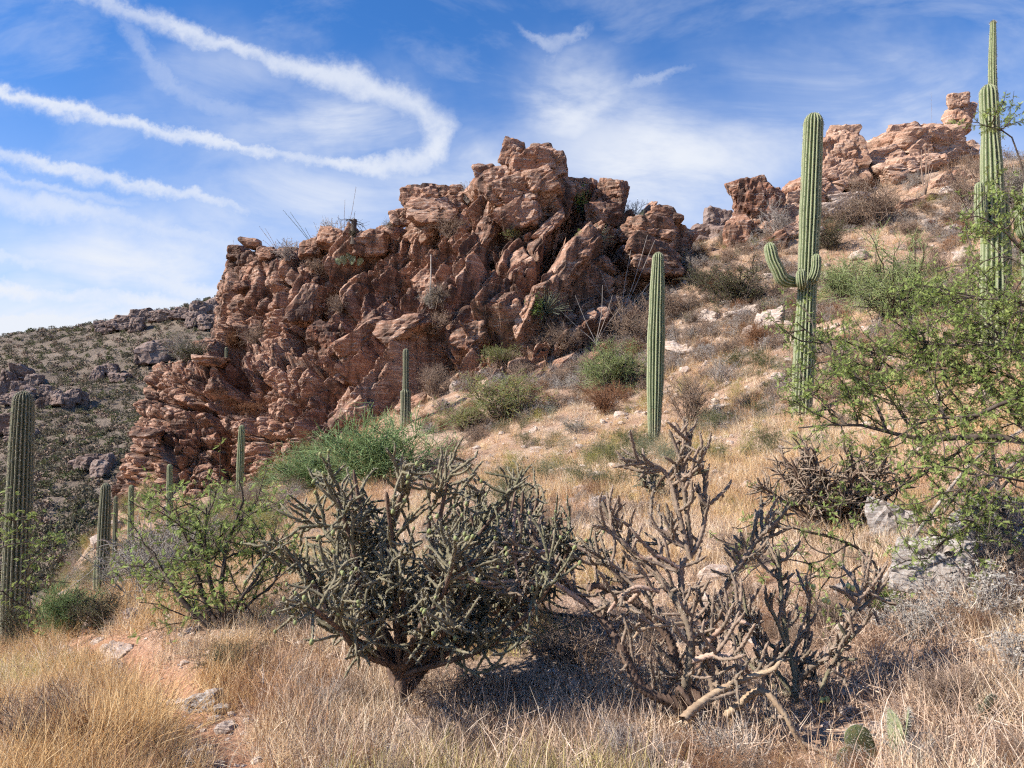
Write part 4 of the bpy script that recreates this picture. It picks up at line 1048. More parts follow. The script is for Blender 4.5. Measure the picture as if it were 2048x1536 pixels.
def dense_cholla(base, label, height, halfw, limbs=15, seed=0, depthw=None, mats=('cholla_wood', 'cholla_joint'), n2=8, n3=5, r_l=.030, r_j=.0105, fruits=60, name='cholla_cactus', group='branching chollas in the foreground', jl=(.08, .22), trunk_h=.28, ring=.019, sp=210, side_bias=(0, 0)):
    rg = np.random.default_rng(seed)
    t = thing(name, label, 'cactus', base, group=group)
    depthw = depthw or halfw
    tr = MB()
    th = trunk_h * height
    trunk = rope(tr, [(0, 0, -.12), (.01, 0, th * .4), (-.02, .02, th)], r_l * 2.1, r_l * 1.5, 10, .02, .10)
    obj('trunk', tr.mesh('trunk', M[mats[0]]), t)
    tips = []
    allp = []
    for i in range(limbs):
        az = i / limbs * 2 * math.pi + rg.uniform(-.25, .25); el = rg.uniform(.05, 1.0) ** .7
        # target in the dome
        tgt = np.array([math.cos(az) * halfw * (1 - .75 * el ** 1.6) + side_bias[0] * el, math.sin(az) * depthw * (1 - .75 * el ** 1.6), th * .9 + (height - th * .9) * (.22 + .70 * el)])
        s = np.array([rg.uniform(-.02, .02), rg.uniform(-.02, .02), th * rg.uniform(.25, .98)])
        mid1 = s * .62 + tgt * .38 + np.array([math.cos(az), math.sin(az), 0]) * halfw * .10 + rg.normal(0, .035 * height, 3) * .5
        mid2 = s * .28 + tgt * .72 + rg.normal(0, .04 * height, 3) * .6
        lm = MB(); jn = MB(); sps = []
        P = rope(lm, [s, mid1, mid2, tgt], r_l * rg.uniform(.85, 1.15), r_j * 1.35, 8, ring * 1.2, .14)
        for j in range(n2):
            f = rg.uniform(.25, 1.0); k = int(f * (len(P) - 2)); s2 = P[k]
            d0 = norm(P[k + 1] - P[k])
            out = norm(np.array([s2[0], s2[1], 0.0]) + 1e-3)
            d2 = norm(d0 * .5 + out * rg.uniform(0, .7) + rg.normal(0, .5, 3) + np.array([0, 0, rg.uniform(.05, .8)]))
            P2 = rope(jn, one_path(rg, s2, d2, rg.uniform(.16, .34) * height / 1.6, 5, .16, .06), r_j * 1.25, r_j, 6, ring, .32)
            sps.append(P2)
            for q in range(n3):
                k2 = int(rg.uniform(.25, 1.0) * (len(P2) - 2)); s3 = P2[k2]
                d3 = norm(norm(P2[k2 + 1] - P2[k2]) * .45 + rg.normal(0, .75, 3) + np.array([0, 0, rg.uniform(-.35, .55)]))
                P3 = rope(jn, one_path(rg, s3, d3, rg.uniform(*jl), 4, .22, rg.uniform(-.12, .1)), r_j, r_j * .8, 6, ring, .34)
                sps.append(P3); tips.append((P3[-1], norm(P3[-1] - P3[-2])))
        lo = obj('limb', lm.mesh('limb', M[mats[0]]), t)
        tag(obj('joints', jn.mesh('joints', M[mats[1]]), lo), kind='stuff')
        allp += sps
    if sp:
        pm = MB(); prickles(pm, rg, allp, sp, off=r_j)
        tag(obj('spines', pm.mesh('spines', M['spine'], False), t), kind='stuff')
    if fruits:
        # fruits hang on the outer joints
        sc_ = sorted(tips, key=lambda q: -(q[0][2] / height + np.hypot(q[0][0] / halfw, q[0][1] / depthw) - .5 * q[0][1] / depthw + rg.uniform(0, .5)))
        for (p_, d_) in sc_[:fruits]:
            o = obj('fruit', FRUIT_G, t, tuple(p_ + d_ * .010))
            s_ = rg.uniform(.010, .017); o.scale = (s_, s_, s_); o.rotation_euler = (rg.uniform(-.7, .7), rg.uniform(-.7, .7), 0)
    return t
cb0 = G(800, 1432)
dense_cholla(cb0, 'dense round-crowned green cholla hung with knobbly fruit on a dark forked trunk', 1.66, 1.14, limbs=25, seed=21, n2=11, n3=5, fruits=80, depthw=.85, r_l=.024, r_j=.0086, trunk_h=.22, jl=(.09, .25))
# the crown of a second dense cholla leaning out behind it to the right
cb1 = G(1010, 1290)
dense_cholla(cb1, 'fine-branched grey-green cholla half hidden behind the round fruiting one', 1.45, .75, limbs=22, seed=22, n2=10, n3=4, fruits=24, r_j=.0085, r_l=.018, trunk_h=.15, jl=(.09, .25))
cb2 = G(1665, 1062)
dense_cholla(cb2, 'wide dry grey cholla with arching stems under the mesquite on the slope', 1.10, 1.15, limbs=36, seed=23, n2=9, n3=3, fruits=0, mats=('cholla_wood', 'cholla_grey'), r_j=.0095, r_l=.018, trunk_h=.08, ring=.03, jl=(.10, .26), sp=100, depthw=.7)
cb3 = G(1300, 1000)
dense_cholla(cb3, 'small straggly cholla standing in the pale grass below the straight armless cactus', .62, .42, limbs=9, seed=24, n2=5, n3=3, fruits=0, mats=('cholla_wood', 'cholla_joint'), r_j=.011, r_l=.018, trunk_h=.2, ring=.03, sp=0)

def traced_cholla(base, label, limbs, seed, y0, extra=3, jl=(.10, .30), r_j=.0108, fruits=(), bud=0.85):
    """limbs: (points in photograph pixels with distance offsets, r0, r1, material, number of side joints)"""
    rg = np.random.default_rng(seed)
    t = thing('cholla_cactus', label, 'cactus', base, group='branching chollas in the foreground')
    allp = []
    for (pts, r0, r1, mt, nj) in limbs:
        lm = MB(); jn = MB()
        loc = [np.array(W(x, y, y0 + dy_) - base) for (x, y, dy_) in pts]
        P = rope(lm, loc, r0 * .82, r1 * .8, 8, .018, .22); allp.append(P)
        lo = obj('limb', lm.mesh('limb', M[mt]), t)
        for j in range(int(nj * 3.0)):
            k = int(rg.uniform(.2, .98) * (len(P) - 2)); d0 = norm(P[k + 1] - P[k])
            d2 = norm(d0 * .6 + rg.normal(0, .6, 3) + np.array([0, 0, rg.uniform(-.2, .75)]))
            P2 = rope(jn, one_path(rg, P[k], d2, rg.uniform(*jl), 5, .13, .10), r_j, r_j * .8, 6, .019, .34); allp.append(P2)
            if rg.random() < bud:
                k2 = int(rg.uniform(.4, .9) * (len(P2) - 2))
                P3 = rope(jn, one_path(rg, P2[k2], norm(P2[k2 + 1] - P2[k2] + rg.normal(0, .02, 3) + np.array([0, 0, .005])), rg.uniform(.06, .15), 4, .15, .08), r_j * .9, r_j * .75, 6, .019, .34); allp.append(P3)
        if jn.n: tag(obj('joints', jn.mesh('joints', M['cholla_grey']), lo), kind='stuff')
    pm = MB(); prickles(pm, rg, allp, 240, off=r_j)
    tag(obj('spines', pm.mesh('spines', M['spine'], False), t), kind='stuff')
    for (x, y, dy_) in fruits:
        o = obj('fruit', FRUIT_Y, t, W(x, y, y0 + dy_) - base); s_ = rg.uniform(.017, .021); o.scale = (s_, s_, s_ * .9)
    return t
Z7 = lambda x, y, d=0.0: (1050 + x * .4467, 850 + y * .4467, d)
Z8 = lambda x, y, d=0.0: (1448 + x * .6356, 560 + y * .6356, d)
Z6 = lambda x, y, d=0.0: (500 + x * .4272, 880 + y * .4272, d)
cb4 = G(1443, 1462); y4 = cb4.y
traced_cholla(cb4, 'gaunt bleached cholla with long twisted bare limbs low in the middle', [
    ([Z7(880, 1400), Z7(700, 1260, .02), Z7(520, 1170, .06), Z7(430, 1000, .12), Z7(370, 900, .2), Z7(290, 810, .3), Z7(180, 700, .38), Z7(100, 580, .45), Z7(0, 470, .5)], .045, .016, 'cholla_wood', 7),
    ([Z7(870, 1390), Z7(800, 1250, .1), Z7(690, 1100, .2), Z7(640, 950, .25), Z7(500, 800, .3), Z7(330, 720, .3), Z7(285, 742, .28)], .042, .022, 'cholla_wood', 5),
    ([Z7(800, 1320, .05), Z7(720, 1200, .0), Z7(740, 1050, -.05), Z7(730, 900, -.02), Z7(660, 760, .05), Z7(560, 640, .15), Z7(480, 570, .2), Z7(420, 500, .25), Z7(340, 330, .3)], .036, .014, 'cholla_grey', 9),
    ([Z7(890, 1380, .05), Z7(840, 1150, .1), Z7(780, 950, .1), Z7(720, 850, .12), Z7(700, 640, .15), Z7(760, 560, .18), Z7(800, 450, .2), Z7(815, 310, .22)], .036, .013, 'cholla_grey', 7),
    ([Z7(740, 600, .15), Z7(710, 480, .18), Z7(690, 400, .2), Z7(650, 250, .25), Z7(600, 190, .25), Z7(540, 170, .25), Z7(420, 150, .2)], .020, .012, 'cholla_grey', 5),
    ([Z7(745, 570, .18), Z7(720, 350, .2), Z7(700, 200, .2), Z7(690, 140, .2), Z7(645, 20, .2)], .019, .012, 'cholla_grey', 4),
    ([Z7(692, 150, .2), Z7(712, 128, .2), Z7(750, 40, .22)], .013, .011, 'cholla_grey', 1),
    ([Z7(680, 240, .22), Z7(740, 225, .18), Z7(825, 200, .12)], .013, .011, 'cholla_joint', 1),
    ([Z7(740, 560, .18), Z7(640, 490, .2), Z7(590, 460, .2), Z7(550, 390, .2)], .017, .012, 'cholla_grey', 2),
    ([Z7(890, 1380, .1), Z7(860, 1050, .2), Z7(835, 870, .25), Z7(900, 720, .25), Z7(980, 600, .25), Z7(1060, 490, .25), Z7(1140, 420, .25)], .032, .014, 'cholla_grey', 8),
    ([Z7(710, 1320, -.35), Z7(760, 1270, -.3), Z7(880, 1185, -.2), Z7(1000, 1130, -.25), Z7(1110, 1095, -.3), Z7(1145, 1055, -.3)], .030, .015, 'cholla_tan', 2),
    ([Z7(740, 1060, -.05), Z7(840, 1030, -.15), Z7(940, 1040, -.2), Z7(995, 1085, -.2)], .021, .014, 'cholla_pink', 2),
    ([Z7(790, 1000, 0), Z7(870, 920, -.05), Z7(955, 875, -.05), Z7(945, 815, 0)], .022, .013, 'cholla_pink', 3),
    ([Z7(955, 875, -.05), Z7(1010, 895, -.1)], .016, .013, 'cholla_pink', 0),
    ([Z7(720, 890, 0), Z7(590, 900, -.1), Z7(520, 920, -.12), Z7(485, 955, -.12)], .016, .012, 'cholla_tan', 1),
    ([Z7(900, 1300, -.05), Z7(1050, 1190, -.2), Z7(1150, 1280, -.28), Z7(1220, 1400, -.3), Z7(1278, 1490, -.32)], .026, .016, 'cholla_tan', 1),
    ([Z7(470, 790, .2), Z7(510, 745, .1), Z7(440, 760, .05), Z7(370, 840, .02)], .018, .012, 'cholla_pink', 1),
    ([Z7(600, 745, .0), Z7(500, 725, -.02), Z7(440, 760, 0)], .017, .013, 'cholla_pink', 1),
    ([Z7(690, 640, .12), Z7(600, 590, .1), Z7(540, 600, .08), Z7(480, 560, .1)], .016, .012, 'cholla_pink', 2),
    ([Z7(740, 1330, 0), Z7(690, 1180, -.1), Z7(760, 1270, -.15)], .022, .020, 'cholla_wood', 0),
    ([Z7(300, 820, .3), Z7(120, 700, .3), Z6(1400, 682, .35), Z6(1250, 662, .35), Z6(1100, 668, .3), Z6(960, 640, .25), Z6(850, 620, .2)], .020, .013, 'cholla_pink', 5),
    ([Z7(100, 580, .45), Z6(1400, 520, .4), Z6(1260, 530, .35), Z6(1150, 500, .3)], .016, .011, 'cholla_pink', 3),
    ([Z6(1240, 320, .4), Z6(1235, 500, .36), Z6(1255, 650, .34), Z6(1262, 770, .3)], .012, .011, 'cholla_pink', 2),
    ([Z7(560, 640, .15), Z7(380, 480, .2), Z7(290, 450, .25)], .016, .012, 'cholla_grey', 2),
    ([Z7(520, 800, .3), Z7(360, 620, .3), Z7(200, 530, .32)], .018, .013, 'cholla_grey', 4),
], 31, y4, fruits=[Z7(815, 930, .1)])
cb5 = G(1592, 1428); y5 = cb5.y
traced_cholla(cb5, 'upright green-grey cholla with a few yellow fruits right of the bleached one', [
    ([Z8(222, 1330), Z8(225, 1240), Z8(200, 1150, .05), Z8(182, 1000, .1), Z8(170, 850, .12)], .028, .013, 'cholla_joint', 6),
    ([Z8(228, 1270), Z8(270, 1220, -.05), Z8(330, 1180, -.05), Z8(400, 1060, 0), Z8(430, 1000, 0), Z8(445, 940, .02)], .026, .013, 'cholla_grey', 5),
    ([Z8(425, 1040, 0), Z8(480, 990, .05), Z8(520, 935, .05)], .014, .011, 'cholla_grey', 1),
    ([Z8(330, 1180, -.05), Z8(400, 1195, -.1), Z8(420, 1190, -.12)], .014, .011, 'cholla_joint', 0),
    ([Z8(345, 1175, -.05), Z8(400, 1125, -.1), Z8(435, 1090, -.1)], .016, .013, 'cholla_joint', 1),
    ([Z8(385, 1120, -.1), Z8(360, 1080, -.12)], .015, .013, 'cholla_joint', 0),
    ([Z8(300, 1310, -.1), Z8(330, 1230, -.1), Z8(375, 1160, -.1)], .016, .012, 'cholla_joint', 2),
    ([Z8(235, 1250, .05), Z8(262, 1120, .1), Z8(265, 1040, .1), Z8(272, 975, .1)], .018, .012, 'cholla_grey', 2),
    ([Z8(215, 1300, .05), Z8(130, 1180, .1), Z8(80, 1080, .15), Z8(55, 960, .2)], .020, .012, 'cholla_joint', 4),
    ([Z8(205, 1180, .08), Z8(120, 1130, .1), Z8(40, 1050, .12)], .016, .012, 'cholla_joint', 3),
    ([Z8(205, 1170, 0), Z8(160, 1060, 0), Z8(130, 1010, -.02)], .015, .012, 'cholla_joint', 1),
    ([Z8(420, 1020, 0), Z8(380, 985, -.05), Z8(330, 962, -.1)], .015, .013, 'cholla_grey', 0),
    ([Z8(220, 1320, .1), Z8(100, 1230, .25), Z8(20, 1100, .4)], .018, .012, 'cholla_joint', 4),
], 32, y5, fruits=[Z8(265, 957, .1), Z8(281, 966, .1), Z8(315, 1007, -.02), Z8(329, 1013, -.02), Z8(391, 962, 0), Z8(405, 970, 0), Z8(445, 953, .02), Z8(308, 1322, -.12), Z8(325, 1320, -.12)])
# ------------------------------------------------------------------ shrubs: a few kinds, each built with branches and foliage
def shrub_parts(seed, stems=16, L0=(.6, 1.0), spread=.75, k1=6, L1=(.25, .5), k2=5, L2=(.10, .25), r=.010, leaf=0, lsize=(.01, .02), up=.10, wob=.14, droop=0.0, tw_r=.0022, base_r=.05, k3=0, L3=(.06, .14)):
    """unit-ish shrub; returns (branch MB, twig MB, leaf MB or None)"""
    rg = np.random.default_rng(seed)
    az = rg.uniform(0, 2 * math.pi, stems); tilt = rg.uniform(.05, 1.0, stems) ** .75 * spread
    d = np.stack([np.cos(az) * np.sin(tilt), np.sin(az) * np.sin(tilt), np.cos(tilt)], 1)
    s = np.stack([rg.normal(0, base_r, stems), rg.normal(0, base_r, stems), np.full(stems, -.08)], 1)
    A = wander(rg, s, d, rg.uniform(*L0, stems), 7, wob, up)
    B = branch(rg, A, k1, L1, .55, up, .2, 6, wob)
    C = branch(rg, B, k2, L2, .6, up - droop, .15, 5, wob * 1.2)
    br = MB(); tubes(br, A, np.full(stems, r), np.full(stems, r * .35), 5); tubes(br, B, np.full(len(B), r * .45), np.full(len(B), tw_r), 4)
    tw = MB(); tubes(tw, C, np.full(len(C), tw_r * 1.15), np.full(len(C), tw_r * .6), 3)
    last = C
    if k3:
        E = branch(rg, C, k3, L3, .6, up - droop, .15, 4, wob * 1.2); tubes(tw, E, np.full(len(E), tw_r * .8), np.full(len(E), tw_r * .5), 3); last = E
    lf = None
    if leaf:
        lf = MB(); leaves(lf, rg, last, leaf, lsize)
    return br, tw, lf
SHR = {}
def kind(name, variants, mb_, mt_, ml_=None, **kw):
    SHR[name] = []
    for v in range(variants):
        br, tw, lf = shrub_parts(1000 + hash_name(name) + v * 13, **kw)
        zmax = max(float(np.concatenate(q.V)[:, 2].max()) for q in (br, tw))
        allv = np.concatenate(tw.V); wmax = float(np.percentile(np.hypot(allv[:, 0], allv[:, 1]), 97))
        SHR[name].append((br.mesh('branches', M[mb_]), tw.mesh('twigs', M[mt_]), lf.mesh('foliage', M[ml_], False) if lf else None, zmax, wmax))
def hash_name(s): return sum(ord(c) * (i + 3) for i, c in enumerate(s)) % 500
kind('dry', 3, 'dry_twig', 'dry_twig', stems=20, spread=.95, k1=7, k2=6, tw_r=.0026, L1=(.25, .5), L2=(.12, .28))
kind('grey', 2, 'grey_twig', 'grey_twig', stems=18, spread=.9, k1=6, k2=5, tw_r=.0026)
kind('bare', 2, 'grey_twig', 'grey_twig', stems=14, spread=.75, k1=6, k2=4, tw_r=.006, r=.014, up=.05)
kind('broom', 2, 'broom', 'broom', None, stems=34, spread=1.0, k1=9, k2=7, r=.008, tw_r=.0034, L1=(.25, .5), L2=(.14, .3), up=.14)
kind('paloverde', 2, 'dark_twig', 'green_twig', 'bright_leaf', stems=13, spread=.95, k1=8, k2=8, k3=3, r=.016, tw_r=.0036, L1=(.3, .6), L2=(.15, .35), leaf=2, lsize=(.012, .024))
kind('olive', 2, 'dark_twig', 'dark_twig', 'olive_leaf', stems=16, spread=.95, k1=8, k2=7, tw_r=.003, leaf=9, lsize=(.016, .034))
kind('greygreen', 2, 'grey_twig', 'grey_twig', 'grey_leaf', stems=16, spread=.9, k1=7, k2=6, tw_r=.003, leaf=7, lsize=(.014, .03))
kind('yellow', 2, 'dry_twig', 'green_twig', 'yellowgreen', stems=20, spread=.9, k1=7, k2=6, tw_r=.003, leaf=6, lsize=(.014, .03))
kind('bright', 2, 'dark_twig', 'green_twig', 'bright_leaf', stems=12, spread=.55, k1=6, k2=6, tw_r=.0035, leaf=9, lsize=(.025, .05), up=.2)
kind('brittle', 2, 'grey_twig', 'grey_twig', 'brittle_leaf', stems=18, spread=1.05, k1=5, k2=4, tw_r=.002, leaf=4, lsize=(.03, .07))
kind('reddish', 2, 'rust', 'rust', None, stems=26, spread=.9, k1=7, k2=6, tw_r=.0026, L1=(.25, .5))
kind('far_tangle', 3, 'dry_twig', 'dry_twig', stems=16, spread=1.05, k1=7, k2=5, tw_r=.0075, r=.016, L1=(.25, .5), L2=(.12, .28), wob=.25)
kind('far_grey', 2, 'grey_twig', 'grey_twig', stems=14, spread=1.05, k1=6, k2=5, tw_r=.0075, r=.016, L1=(.25, .5), wob=.25)
_sn = [0]
PRT = {'dry_shrub': 'shrub', 'shrub': 'shrub'}
def shrub(kd, base, h, wdt, label, name='shrub', cat='shrub', group='shrubs on the hillside', v=None):
    i = _sn[0]; _sn[0] += 1
    br, tw, lf, zm, wm = SHR[kd][(i if v is None else v) % len(SHR[kd])]
    t = thing(name, label, cat, base, rz=(i * 2.4) % 6.28, group=group, scale=(wdt / (2 * wm), wdt / (2 * wm), h / zm))
    b_ = obj('branches', br, t); tag(obj('twigs', tw, b_), kind='stuff')
    if lf: tag(obj('foliage', lf, t), kind='stuff')
    return t
def shrub_px(kd, px, py, hp, wp_, label, **kw):
    g_ = G(px, py); k = g_.y / FPX
    return shrub(kd, g_, hp * k, wp_ * k, label, **kw)
def shrub_cl(kd, px, py, hp, wp_, label, **kw):
    hit, nr = on_cliff(px, py)
    if hit is None: return
    k = hit.y / FPX
    return shrub(kd, hit + Vector((0, -.25, -.15)), hp * k, wp_ * k, label, group='shrubs growing on the cliff', **kw)
shrub_px('broom', 745, 965, 160, 300, 'large soft green broom-like bush in front of the slim pinched cactus')
shrub_px('broom', 615, 985, 110, 190, 'lower green broom bush at the foot of the cliff left of the big one')
shrub_px('paloverde', 1215, 785, 115, 170, 'light green airy bush at the cliff foot left of the straight armless cactus')
shrub_px('yellow', 1005, 840, 110, 190, 'yellowish green shrub below the sotol at the cliff foot')
shrub_px('yellow', 930, 860, 70, 130, 'low yellow-green shrub beside the cliff foot in pale grass')
shrub_px('paloverde', 1790, 640, 200, 270, 'big pale green palo verde right of the armed cactus')
shrub_px('paloverde', 1700, 610, 110, 150, 'smaller pale green bush close behind the armed cactus')
shrub_px('olive', 1475, 612, 110, 180, 'dark olive shrub on the slope under the dark boulder tower')
shrub_px('olive', 1400, 590, 70, 110, 'dark shrub at the right foot of the cliff')
shrub_px('grey', 1560, 480, 90, 110, 'grey brush filling the gap right of the dark boulder tower')
shrub_px('dry', 1750, 455, 125, 150, 'tawny leafless brush under the ridge crag')
shrub_px('dry', 1690, 460, 80, 100, 'small tawny brush beside the armed cactus top')
shrub_px('olive', 1660, 500, 70, 130, 'dark low shrub behind the armed cactus')
shrub_px('bare', 1555, 400, 62, 70, 'bare twiggy shrub on the skyline right of the dark boulder tower')
shrub_px('bare', 1728, 330, 66, 56, 'bare twiggy shrub on the skyline in the notch of the ridge crags')
shrub_px('dry', 1940, 420, 130, 130, 'brown brush left of the tallest cactus below the spire')
shrub_px('greygreen', 2010, 420, 120, 140, 'grey-green bush behind the tallest cactus near the ridge')
shrub_px('dry', 1380, 850, 120, 130, 'tangled brown brush right of the straight armless cactus')
shrub_px('dry', 1270, 690, 120, 150, 'pinkish brown brush at the right foot of the cliff')
shrub_px('reddish', 1210, 830, 80, 110, 'reddish brown brush left of the straight armless cactus')
shrub_px('dry', 1090, 720, 70, 120, 'dead brush under the sotol at the cliff foot')
shrub_px('grey', 1440, 770, 70, 120, 'grey brush on the gravel patch of the slope')
shrub_px('reddish', 1520, 700, 70, 110, 'rusty brush on the slope left of the armed cactus')
shrub_px('dry', 1340, 640, 80, 110, 'brown brush on the slope beside the cliff corner')
shrub_px('dry', 1860, 560, 90, 120, 'dry brush in front of the palo verde')
shrub_px('greygreen', 1150, 870, 50, 90, 'small grey-green shrub in the pale grass of the mid slope')
shrub_px('dry', 870, 800, 70, 90, 'dead bush at the cliff foot right of the slim pinched cactus')
# left valley side
shrub_px('greygreen', 290, 1195, 200, 210, 'airy pale grey shrub in front of the far cacti at left')
shrub_px('olive', 205, 1262, 105, 150, 'dark olive arching bush right of the thick left cactus', v=0)
shrub_px('broom', 140, 1262, 110, 130, 'green bush between the thick left cactus and the grassy rim')
shrub_px('greygreen', 395, 1130, 120, 150, 'pale leafy bush under the cliff behind the mesquite')
shrub_px('bare', 300, 1180, 160, 170, 'leafless grey shrub tangled with the airy pale one')
shrub_px('olive', 40, 1300, 120, 160, 'olive brush around the foot of the thick left cactus')
shrub_px('bright', 15, 1240, 180, 130, 'leafy green mesquite sprig across the thick left cactus')
shrub_px('olive', 440, 1335, 60, 150, 'brownish green low bush in the grass above the trail')
shrub_px('dry', 75, 1535, 190, 200, 'dead stalky brown bush in the bottom left corner')
shrub_px('reddish', 170, 1540, 150, 180, 'rusty stalky bush beside the trail at bottom left')
# near right
for i, (kd, px, py, hp, wp_, lb) in enumerate([('brittle', 1830, 1290, 110, 190, 'dried whitish brittlebush left of the corner tangle'), ('brittle', 1960, 1240, 130, 220, 'dried whitish brittlebush below the dead grey log'), ('brittle', 2030, 1360, 130, 200, 'dried whitish brittlebush at the right edge'),
        ('dry', 1900, 1420, 110, 220, 'brown tangled dead brush above the prickly pear'), ('grey', 1880, 1150, 120, 200, 'grey twiggy dead brush in front of the dead log'), ('grey', 1990, 1130, 190, 200, 'tall grey dead brush under the mesquite at right'), ('bright', 1770, 1225, 60, 90, 'small fresh green plant right of the upright cholla'),
        ('grey', 1260, 1530, 90, 200, 'pale dead twigs at the bottom in front of the bleached cholla'), ('grey', 1450, 1530, 90, 200, 'pale dead brush at the very bottom under the bleached cholla'), ('dry', 1130, 1330, 90, 220, 'dark dead brush in the shade right of the fruiting cholla'), ('grey', 640, 1430, 70, 170, 'small grey dead bush left of the fruiting cholla trunk'),
        ('dry', 980, 1400, 60, 180, 'dark low brush right of the fruiting cholla trunk'), ('yellow', 640, 1240, 60, 140, 'greenish tuft behind the fruiting cholla'), ('dry', 1480, 1130, 80, 120, 'brown brush behind the bleached cholla')]):
    shrub_px(kd, px, py, hp, wp_, lb, group='dead brush and low plants in the foreground')
# on the cliff
for (kd, px, py, hp, wp_, lb) in [('greygreen', 365, 718, 88, 110, 'olive tree-like shrub on the left cliff ledge'), ('olive', 385, 722, 50, 70, 'dark bush under the ledge shrub at the left of the cliff'), ('bare', 662, 475, 68, 74, 'bare twiggy shrub on the cliff skyline left of the dark stump'),
        ('bare', 578, 515, 50, 66, 'small bare shrub on the cliff skyline near the balanced rock'), ('greygreen', 780, 452, 22, 34, 'little round grey bush on the cliff skyline'), ('bare', 935, 400, 50, 50, 'bare shrub in the notch left of the summit'), ('dry', 900, 470, 64, 80, 'dry bush in the hollow under the left summit boulders'),
        ('bright', 1162, 425, 64, 40, 'bright green bush in the notch right of the summit'), ('bright', 1070, 632, 54, 40, 'bright green bush just above the sotol'), ('bright', 1160, 490, 36, 30, 'small bright green bush on the right cliff rocks'), ('yellow', 1022, 475, 26, 44, 'yellowish grass clump under the summit'), ('yellow', 1240, 470, 22, 30, 'tiny yellow-green tuft on the right cliff shoulder'), ('yellow', 1170, 550, 30, 60, 'yellow tuft on the right cliff rocks'),
        ('bare', 1262, 440, 50, 60, 'pale dry shrub on the skyline of the right cliff shoulder'), ('greygreen', 865, 610, 60, 66, 'grey-green shrub in the cliff gully'), ('dry', 870, 660, 60, 90, 'tawny bush in the grassy cliff gully'), ('dry', 520, 690, 60, 80, 'tawny bush on the ledge under the upper wall'), ('reddish', 470, 690, 40, 70, 'rusty grass bush at the left end of the ledge'),
        ('dry', 680, 620, 50, 60, 'dark dead bush in the left cliff gully'), ('dry', 640, 545, 40, 70, 'dry bush on the upper cliff terrace'), ('dry', 870, 770, 60, 80, 'dry bush low on the cliff right of the pinched cactus'), ('olive', 710, 470, 16, 30, 'low grey-green cushion beside the dark stump'), ('yellow', 1000, 720, 40, 90, 'olive tuft at the base of the cliff'), ('reddish', 500, 820, 30, 60, 'rusty tuft above the lower rock face'),
        ('dry', 1130, 690, 60, 90, 'dead branches below the sotol'), ('dry', 1230, 560, 50, 70, 'brown bush under the right cliff shoulder'), ('olive', 1350, 560, 70, 80, 'dark bush at the right corner of the cliff')]:
    shrub_cl(kd, px, py, hp, wp_, lb)

# ------------------------------------------------------------------ dark stump, sotols, ocotillos, dead stalk
def sotol(base, label, R, seed, n=150, mats=('yucca', 'dead_leaf'), skirt=90):
    rg = np.random.default_rng(seed)
    t = thing('sotol_plant', label, 'sotol', base, group='spiky rosette plants on the cliff')
    def ros(n, lo, hi, mt, nm, L):
        az = rg.uniform(0, 6.283, n); el = rg.uniform(lo, hi, n)
        d = np.stack([np.cos(az) * np.cos(el), np.sin(az) * np.cos(el), np.sin(el)], 1)
        P = wander(rg, np.tile([0, 0, .35 * R], (n, 1)) + d * .05, d, rg.uniform(.75, 1.0, n) * L, 5, .03, -.05)
        m_ = MB(); tubes(m_, P, np.full(n, .014 * R + .004), np.full(n, .003), 3)
        return obj(nm, m_.mesh(nm, M[mt]), t)
    tag(ros(n, -.1, 1.45, mats[0], 'leaf_rosette', R), kind='stuff')
    if skirt: tag(ros(skirt, -1.3, -.1, mats[1], 'dead_leaf_skirt', R * .85), kind='stuff')
h_, _ = on_cliff(1092, 655); sotol(h_ + Vector((0, -.6, .1)), 'dark spiky sotol rosette at the cliff foot', 1.25, 1)
h_, _ = on_cliff(1196, 502); sotol(h_ + Vector((0, -.6, .1)), 'pale green sotol rosette on the right cliff rocks', .85, 2, 110, skirt=30)
h_, _ = on_cliff(1282, 440); sotol(h_ + Vector((0, -.2, -.2)), 'small spiky rosette on the right cliff skyline', .5, 3, 80, skirt=0)
h_, _ = on_cliff(880, 610); sotol(h_ + Vector((0, -.5, .1)), 'dark spiky rosette in the cliff gully', .7, 4, 90, ('dead_leaf', 'dead_leaf'), 40)
def ocotillo(base, label, tips, r=.018, mat='dry_twig', group='thin-stemmed ocotillos'):
    t = thing('ocotillo', label, 'ocotillo', base, group=group)
    for (x, y, dy_) in tips:
        tip = np.array(W(x, y, base.y + dy_) - base)
        L = np.linalg.norm(tip)
        rg = np.random.default_rng(int(x + y))
        mid = tip * .5 + rg.normal(0, .02 * L, 3)
        P = smooth_path([(0, 0, -.2), tuple(tip * .08), tuple(mid), tuple(tip)], 12)
        m_ = MB(); tubes(m_, P[None], np.array([r]), np.array([r * .45]), 5)
        obj('stem', m_.mesh('stem', M[mat]), t)
h_, _ = on_cliff(640, 490); ocotillo(h_, 'leaning green ocotillo wands on the cliff skyline', [(566, 420, 0), (580, 424, .5), (610, 455, -.2)], .022, 'olive_leaf')
h_, _ = on_cliff(690, 480); ocotillo(h_, 'tall thin ocotillo wand rising behind the bare skyline shrub', [(712, 374, .3), (690, 400, 0), (676, 430, .2)], .018)
h_, _ = on_cliff(560, 512); ocotillo(h_, 'short ocotillo wands left of the skyline shrubs', [(518, 452, 0), (530, 456, .4), (526, 480, 0)], .018)
h_, _ = on_cliff(478, 520); ocotillo(h_ + Vector((0, 0, -.3)), 'tiny thin wand left of the balanced rock', [(466, 478, 0), (470, 490, .2)], .014)
g_ = G(1850, 400); ocotillo(g_, 'dark upright ocotillo in front of the ridge crag', [(1850, 285, 0), (1843, 300, .4), (1858, 295, -.2), (1862, 310, .3), (1840, 320, -.3), (1866, 330, 0)], .03)
